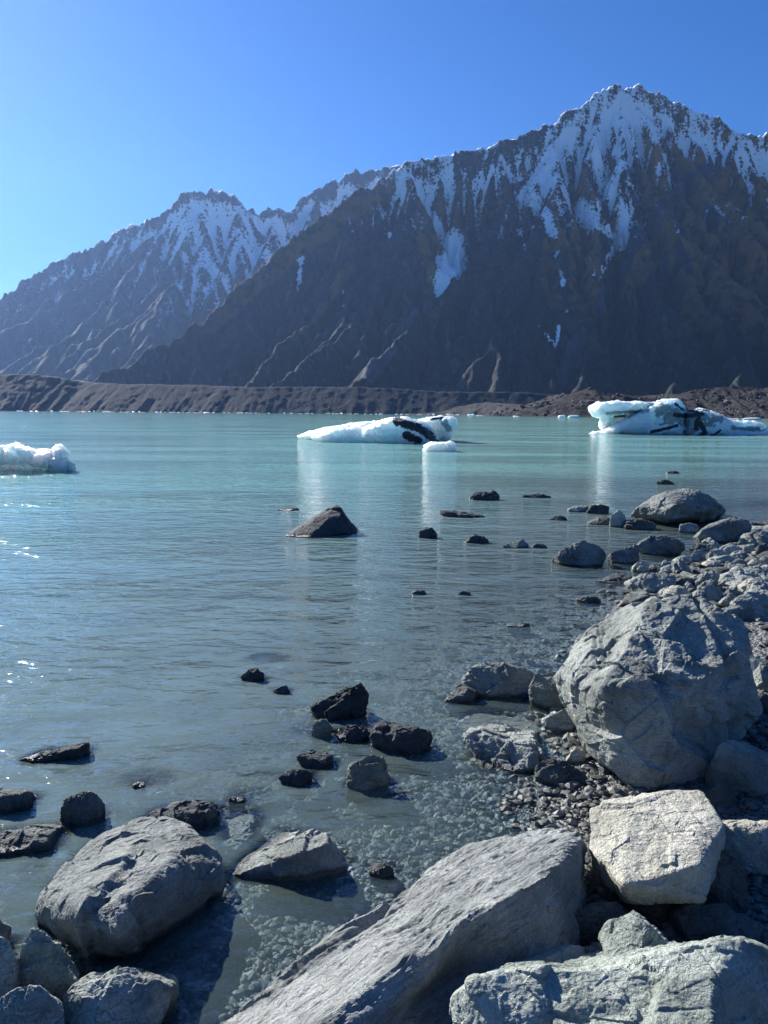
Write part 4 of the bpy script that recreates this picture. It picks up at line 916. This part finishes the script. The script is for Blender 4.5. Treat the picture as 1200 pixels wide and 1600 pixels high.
# ripples: long crests lying across the view, in three sizes, with calmer and rougher patches
patch = b.ramp(b.noise(b.mapping(pos, (.05, .22, 1), (0, 0, .1)), 1.0, 4, .55), .35, .65, .4, 1.15)
w1 = b.noise(b.mapping(pos, (1.0, 2.0, 1), (0, 0, .12)), 1.3, 3, .5, .6)
w2 = b.noise(b.mapping(pos, (1.0, 1.9, 1), (0, 0, -.25)), 3.6, 3, .5, .4)
w3 = b.noise(b.mapping(pos, (1.0, 2.0, 1), (0, 0, .3)), 10.0, 2, .5, .2)
h = b.math('ADD', b.math('MULTIPLY', w1, .085), b.math('MULTIPLY', w2, .05))
h = b.math('ADD', h, b.math('MULTIPLY', w3, .006))
h = b.math('MULTIPLY', h, patch)
nrm = b.bump(h, 1.0, 1.0)
gl = b.n('ShaderNodeBsdfGlossy'); gl.inputs['Roughness'].default_value = .06; gl.inputs['Color'].default_value = (1, 1, 1, 1); b.l(nrm, gl.inputs['Normal'])
dt = b.n('ShaderNodeVectorMath', operation='DOT_PRODUCT'); b.l(nrm, dt.inputs[0]); b.l(geo.outputs['Incoming'], dt.inputs[1])
fres = b.math('ADD', .02, b.math('MULTIPLY', .98, b.math('POWER', b.math('SUBTRACT', 1.0, b.math('ABSOLUTE', dt.outputs['Value']), True), 5.0)), True)
# glacial milk: the deeper the water, the less of the bed shows
al = b.math('SUBTRACT', 1.0, b.math('POWER', 2.718, b.math('MULTIPLY', dep, -4.3)))
cloud = b.ramp(b.noise(b.mapping(pos, (.6, 1, 1)), 1.6, 4, .6, .5), .3, .7, .85, 1.15)
al = b.math('MULTIPLY', al, cloud, True)
far = b.ramp(dep, .25, 2.4)
colw = b.mix(far, (.13, .185, .175), (.21, .43, .385))
df = b.n('ShaderNodeBsdfDiffuse'); b.l(colw, df.inputs['Color'])
tr = b.n('ShaderNodeBsdfTransparent'); tr.inputs['Color'].default_value = (.80, .90, .93, 1)
m1 = b.n('ShaderNodeMixShader'); b.l(al, m1.inputs[0]); b.l(tr.outputs[0], m1.inputs[1]); b.l(df.outputs[0], m1.inputs[2])
m2 = b.n('ShaderNodeMixShader'); b.l(fres, m2.inputs[0]); b.l(m1.outputs[0], m2.inputs[1]); b.l(gl.outputs[0], m2.inputs[2])
b.l(m2.outputs[0], out.inputs[0])
link('water', grid_mesh('water', gxs, gys, np.zeros_like(GZ), {'depth': depth}), m_w, label='milky turquoise glacial lake', kind='structure')

# ------------------------------------------------------------------ ice
def ice_material(name, tint=(.76, .92, .96), sss=2.2, sc=1.0):
    m, nt, out = new_mat(name); b = NB(nt)
    tc = b.n('ShaderNodeTexCoord').outputs['Object']
    n1 = b.noise(tc, 1.2 * sc, 6, .65, .5); n2 = b.noise(tc, 6.0 * sc, 5, .65)
    c = b.mix(b.ramp(n1, .35, .7), tint, (.97, .98, .985))
    dm = b.math('ADD', b.attr('debris'), b.math('MULTIPLY', b.math('SUBTRACT', n2, .5), 1.1))
    dm = b.ramp(dm, .46, .54)
    gm = b.math('ADD', b.attr('grime'), b.math('MULTIPLY', b.math('SUBTRACT', n1, .5), 2.6))
    c = b.mix(b.ramp(gm, .5, .7, 0, .8), c, (.15, .18, .17))
    c = b.mix(dm, c, (.02, .021, .022))
    bs = b.n('ShaderNodeBsdfPrincipled'); b.l(c, bs.inputs['Base Color']); bs.inputs['Roughness'].default_value = .35
    b.l(b.math('MULTIPLY', b.math('SUBTRACT', 1.0, dm), .9), bs.inputs['Subsurface Weight']); bs.inputs['Subsurface Radius'].default_value = (.55, .9, 1.0); bs.inputs['Subsurface Scale'].default_value = sss
    b.l(b.bump(b.math('ADD', n1, b.math('MULTIPLY', n2, .5)), .25, .8), bs.inputs['Normal'])
    b.l(bs.outputs[0], out.inputs[0]); return m
def lump(outline, Yc, dep, kk=20):
    pts = []
    cx = sum(p[0] for p in outline) / len(outline); cy_ = sum(p[1] for p in outline) / len(outline)
    for px, py in outline:
        pts.append(at_y(px, py, Yc))
        for s in (-1, 1): pts.append(at_y(cx + (px - cx) * .72, cy_ + (py - cy_) * .72, Yc + s * dep / 2))
    return hull_shape(pts, 5, kk)
def ice(name, lumps, voxel, mat, label, debris=(), grime=(), amp=.25, seed=0, sc=1.0):
    Vs, Fs, o = [], [], 0
    for l in lumps:
        V, F = lump(*l); Vs.append(V); Fs.append(F + o); o += len(V)
    V, F = np.concatenate(Vs), np.concatenate(Fs)
    me = np_mesh('tmp', V, F); ob = bpy.data.objects.new('tmp', me); COL.objects.link(ob)
    md = ob.modifiers.new('r', 'REMESH'); md.mode = 'VOXEL'; md.voxel_size = voxel
    dg = bpy.context.evaluated_depsgraph_get(); dg.update()
    ev = ob.evaluated_get(dg).to_mesh()
    V = np.empty(len(ev.vertices) * 3); ev.vertices.foreach_get('co', V); V = V.reshape(-1, 3)
    ev.calc_loop_triangles(); F = np.empty(len(ev.loop_triangles) * 3, np.int32); ev.loop_triangles.foreach_get('vertices', F); F = F.reshape(-1, 3)
    ob.evaluated_get(dg).to_mesh_clear(); bpy.data.objects.remove(ob); bpy.data.meshes.remove(me)
    for _ in range(3):   # soften the welds between lumps
        A = np.zeros_like(V); cnt = np.zeros(len(V))
        for a, c in ((0, 1), (1, 2), (2, 0)):
            for ax in range(3):
                A[:, ax] += np.bincount(F[:, a], V[F[:, c], ax], len(V))
            cnt += np.bincount(F[:, a], minlength=len(V))
        V = .5 * V + .5 * A / np.maximum(cnt, 1)[:, None]
    N = vnormals(V, F); q = V * sc
    d = amp * (.8 * fbm(q * .9, 4, seed) + .8 * ridged(q * np.array([1.6, 1.6, 2.6]), 5, seed + 4, .6) + .9 * chips(q * 1.1, seed + 9) + .35 * chips(q * 2.6, seed + 19))
    V = V + N * d[:, None]
    def mask(strokes):
        r = np.zeros(len(V))
        for line, w, Yc in strokes:
            pts = [at_y(p[0], p[1], Yc) for p in line]
            for a, c in zip(pts[:-1], pts[1:]):
                ax, az, dx, dz = a.x, a.z, c.x - a.x, c.z - a.z
                t = np.clip(((V[:, 0] - ax) * dx + (V[:, 2] - az) * dz) / (dx * dx + dz * dz), 0, 1)
                r = np.maximum(r, 1 - np.hypot(V[:, 0] - ax - t * dx, V[:, 2] - az - t * dz) / w)
        return np.clip(r, 0, 1)
    base = np.array([V[:, 0].mean(), V[:, 1].mean(), 0.0])
    deb, gr = mask([(l_, w_ * 1.8, y_) for l_, w_, y_ in debris]), mask(grime)
    me = np_mesh(name, V - base, F); attr(me, 'debris', deb); attr(me, 'grime', gr)
    return link(name, me, mat, base, label, 'iceberg')
ICE = ice_material('glacier_ice'); ICE2 = ice_material('blue_ice', (.78, .92, .94), 2.0)
Ym = at_z(600, 692).y + 1.5
ice('iceberg', [([(461, 682), (500, 671), (560, 661), (612, 657), (612, 688), (520, 688), (470, 686)], Ym + 8, 12, 30), ([(482, 684), (530, 669), (566, 667), (590, 690), (500, 694)], Ym, 2.5),
                ([(548, 696), (556, 672), (575, 664), (600, 654), (640, 652), (665, 660), (686, 678), (690, 698), (620, 700)], Ym, 4), ([(530, 696), (540, 676), (556, 668), (570, 700)], Ym - .3, 1.6),
                ([(640, 664), (660, 652), (692, 650), (706, 668), (704, 690), (650, 690)], Ym + 4, 3)], .07, ICE,
    'blue-white iceberg in mid lake with a broad black streak across its dome',
    debris=[([(620, 657), (632, 662), (650, 667), (668, 678), (674, 684)], .36, Ym), ([(634, 679), (643, 683), (652, 687)], .32, Ym), ([(674, 686), (684, 690)], .14, Ym)], seed=3, amp=.15)
ice('iceberg', [([(684, 668), (688, 654), (705, 649), (714, 655), (713, 664), (704, 674), (692, 674)], Ym + 1.2, 1.6), ([(668, 656), (690, 649), (700, 656), (680, 662)], Ym + 1.5, 1.2)], .05, ICE,
    'dirty grey knob of ice leaning behind the black-streaked iceberg', debris=[([(672, 655), (690, 653)], .1, Ym + 1.2)], grime=[([(692, 658), (700, 670)], .6, Ym + 1.2)], seed=5, amp=.12)
Yl = at_z(688, 706).y + .7
ice('iceberg', [([(660, 708), (661, 696), (672, 691), (705, 690), (714, 695), (714, 708), (690, 711)], Yl, 1.4)], .035, ICE2, 'small low pale-green floe in front of the black-streaked iceberg', seed=8, amp=.07, sc=2)
Yr = at_z(1050, 679).y + 2
ice('iceberg', [([(918, 642), (920, 634), (935, 629), (985, 628), (1030, 630), (1020, 640), (975, 644), (930, 653)], Yr + .5, 4.5), ([(938, 640), (962, 642), (952, 668), (938, 672)], Yr + .5, 1.6),
                ([(925, 682), (945, 670), (968, 658), (1000, 645), (1030, 626), (1062, 621), (1076, 636), (1082, 684), (1000, 686)], Yr, 5.5), ([(1060, 684), (1068, 642), (1096, 638), (1128, 648), (1152, 662), (1155, 684)], Yr, 5),
                ([(1120, 662), (1150, 657), (1188, 659), (1198, 668), (1180, 674), (1130, 676)], Yr - .5, 2), ([(1105, 688), (1130, 676), (1170, 672), (1240, 670), (1290, 676), (1290, 688)], Yr - 1, 3), ([(918, 680), (930, 675), (950, 674), (950, 688)], Yr - .5, 2)], .085, ICE,
    'large craggy white iceberg at the right with an overhanging ledge and dark dirt bands',
    debris=[([(1064, 622), (1072, 634), (1078, 650), (1074, 668)], .32, Yr), ([(1040, 648), (1062, 650), (1084, 646)], .28, Yr), ([(1080, 660), (1088, 676), (1078, 682)], .34, Yr), ([(1088, 640), (1108, 644)], .12, Yr),
            ([(1005, 674), (1030, 668), (1045, 664)], .2, Yr), ([(1100, 680), (1110, 672)], .16, Yr), ([(1045, 632), (1060, 640)], .22, Yr), ([(1148, 680), (1190, 680)], .1, Yr)],
    grime=[([(1020, 640), (1080, 660)], 2.2, Yr), ([(1060, 676), (1120, 650)], 1.0, Yr), ([(940, 646), (1000, 642)], .5, Yr), ([(1130, 668), (1180, 670)], .5, Yr)], seed=13, amp=.22)
Yq = at_z(50, 738).y + 1.2
ice('iceberg', [([(-90, 715), (-60, 702), (-20, 698), (10, 698), (20, 726), (-90, 726)], Yq, 2.6), ([(0, 724), (5, 699), (30, 698), (52, 704), (60, 724)], Yq, 2.6), ([(45, 726), (50, 706), (78, 709), (90, 726)], Yq, 2.0), ([(76, 728), (84, 704), (92, 697), (99, 699), (103, 712), (100, 730)], Yq, 1.4), ([(-90, 745), (-80, 715), (96, 716), (104, 745)], Yq + .5, 1.8), ([(78, 742), (88, 700), (98, 698), (105, 742)], Yq - .3, 1.2)], .04, ICE2,
    'translucent iceberg cut by the left edge, glowing along its top', seed=18, amp=.15, sc=1.6)
ice('iceberg', [([(101, 738), (101, 728), (108, 722), (117, 724), (119, 734), (113, 741)], Yq - .4, .4)], .02, ICE, 'small lump of ice off the right end of the left-edge iceberg', seed=20, amp=.03, sc=4)
# floes strewn far out along the foot of the moraine, and bigger ones at the right
FM = []
for i in range(6):
    rr = random.Random(i); V, F = hull_shape([Vector((rr.uniform(-1, 1), rr.uniform(-.5, .5), rr.uniform(-.3, 1) * (1 if k % 2 else .5))) for k in range(14)], 3, 12)
    me = np_mesh('ice_floe', V, F); me.materials.append(ICE); FM.append(me)
def floe(px, Y, w, h, label, group):
    p = at_y(px, 640, Y); o = link('ice_floe', FM[rnd.randrange(6)], None, (p.x, Y, 0), label, 'ice floe', group)
    o.scale = (w / 2, w / 2.5, h); o.rotation_euler[2] = rnd.uniform(-.3, .3)
px = 4
while px < 735:
    px += rnd.choice([5, 7, 8, 9, 12, 16, 24])
    Y = 1150 if px < 560 else 1000
    floe(px, Y + rnd.uniform(-20, 20), rnd.uniform(3, 10), rnd.choice([.7, 1, 1, 1.4, 2.0]), 'tiny white floe in the line of ice along the foot of the far moraine', 'tiny ice floes along the far shore')
for px, Y, w, h, lb in [(807, 520, 9, 1.0, 'flat floe off the pale bench'), (879, 480, 6, 2.0, 'small bright floe left of the craggy iceberg'), (898, 470, 9, 2.0, 'wider bright floe just left of the craggy iceberg'), (1148, 400, 5, 1.1, 'flat floe behind the tail of the craggy iceberg'),
                        (1178, 400, 13, 1.5, 'long bluish floe at the right edge behind the craggy iceberg'), (735, 640, 5, 2.2, 'lone white floe near the end of the far ice line'), (750, 700, 9, 1.0, 'faint flat floe below the pale bench')]:
    floe(px, Y, w, h, lb, None)

# ------------------------------------------------------------------ air
hz = bpy.data.meshes.new('haze'); bmh = bmesh.new(); bmesh.ops.create_cube(bmh, size=1.0); bmh.to_mesh(hz); bmh.free()
m_h, nt, out = new_mat('haze_air'); b = NB(nt)
pv = b.n('ShaderNodeVolumePrincipled'); pv.inputs['Color'].default_value = (.30, .50, .95, 1); pv.inputs['Density'].default_value = HAZE = 2.3e-5; pv.inputs['Anisotropy'].default_value = .5
b.l(pv.outputs[0], out.inputs['Volume'])
hzo = link('haze', hz, m_h, (0, 3200, 1012.5), label='thin bluish air over the lake', kind='stuff'); hzo.scale = (19000, 7600, 2035)
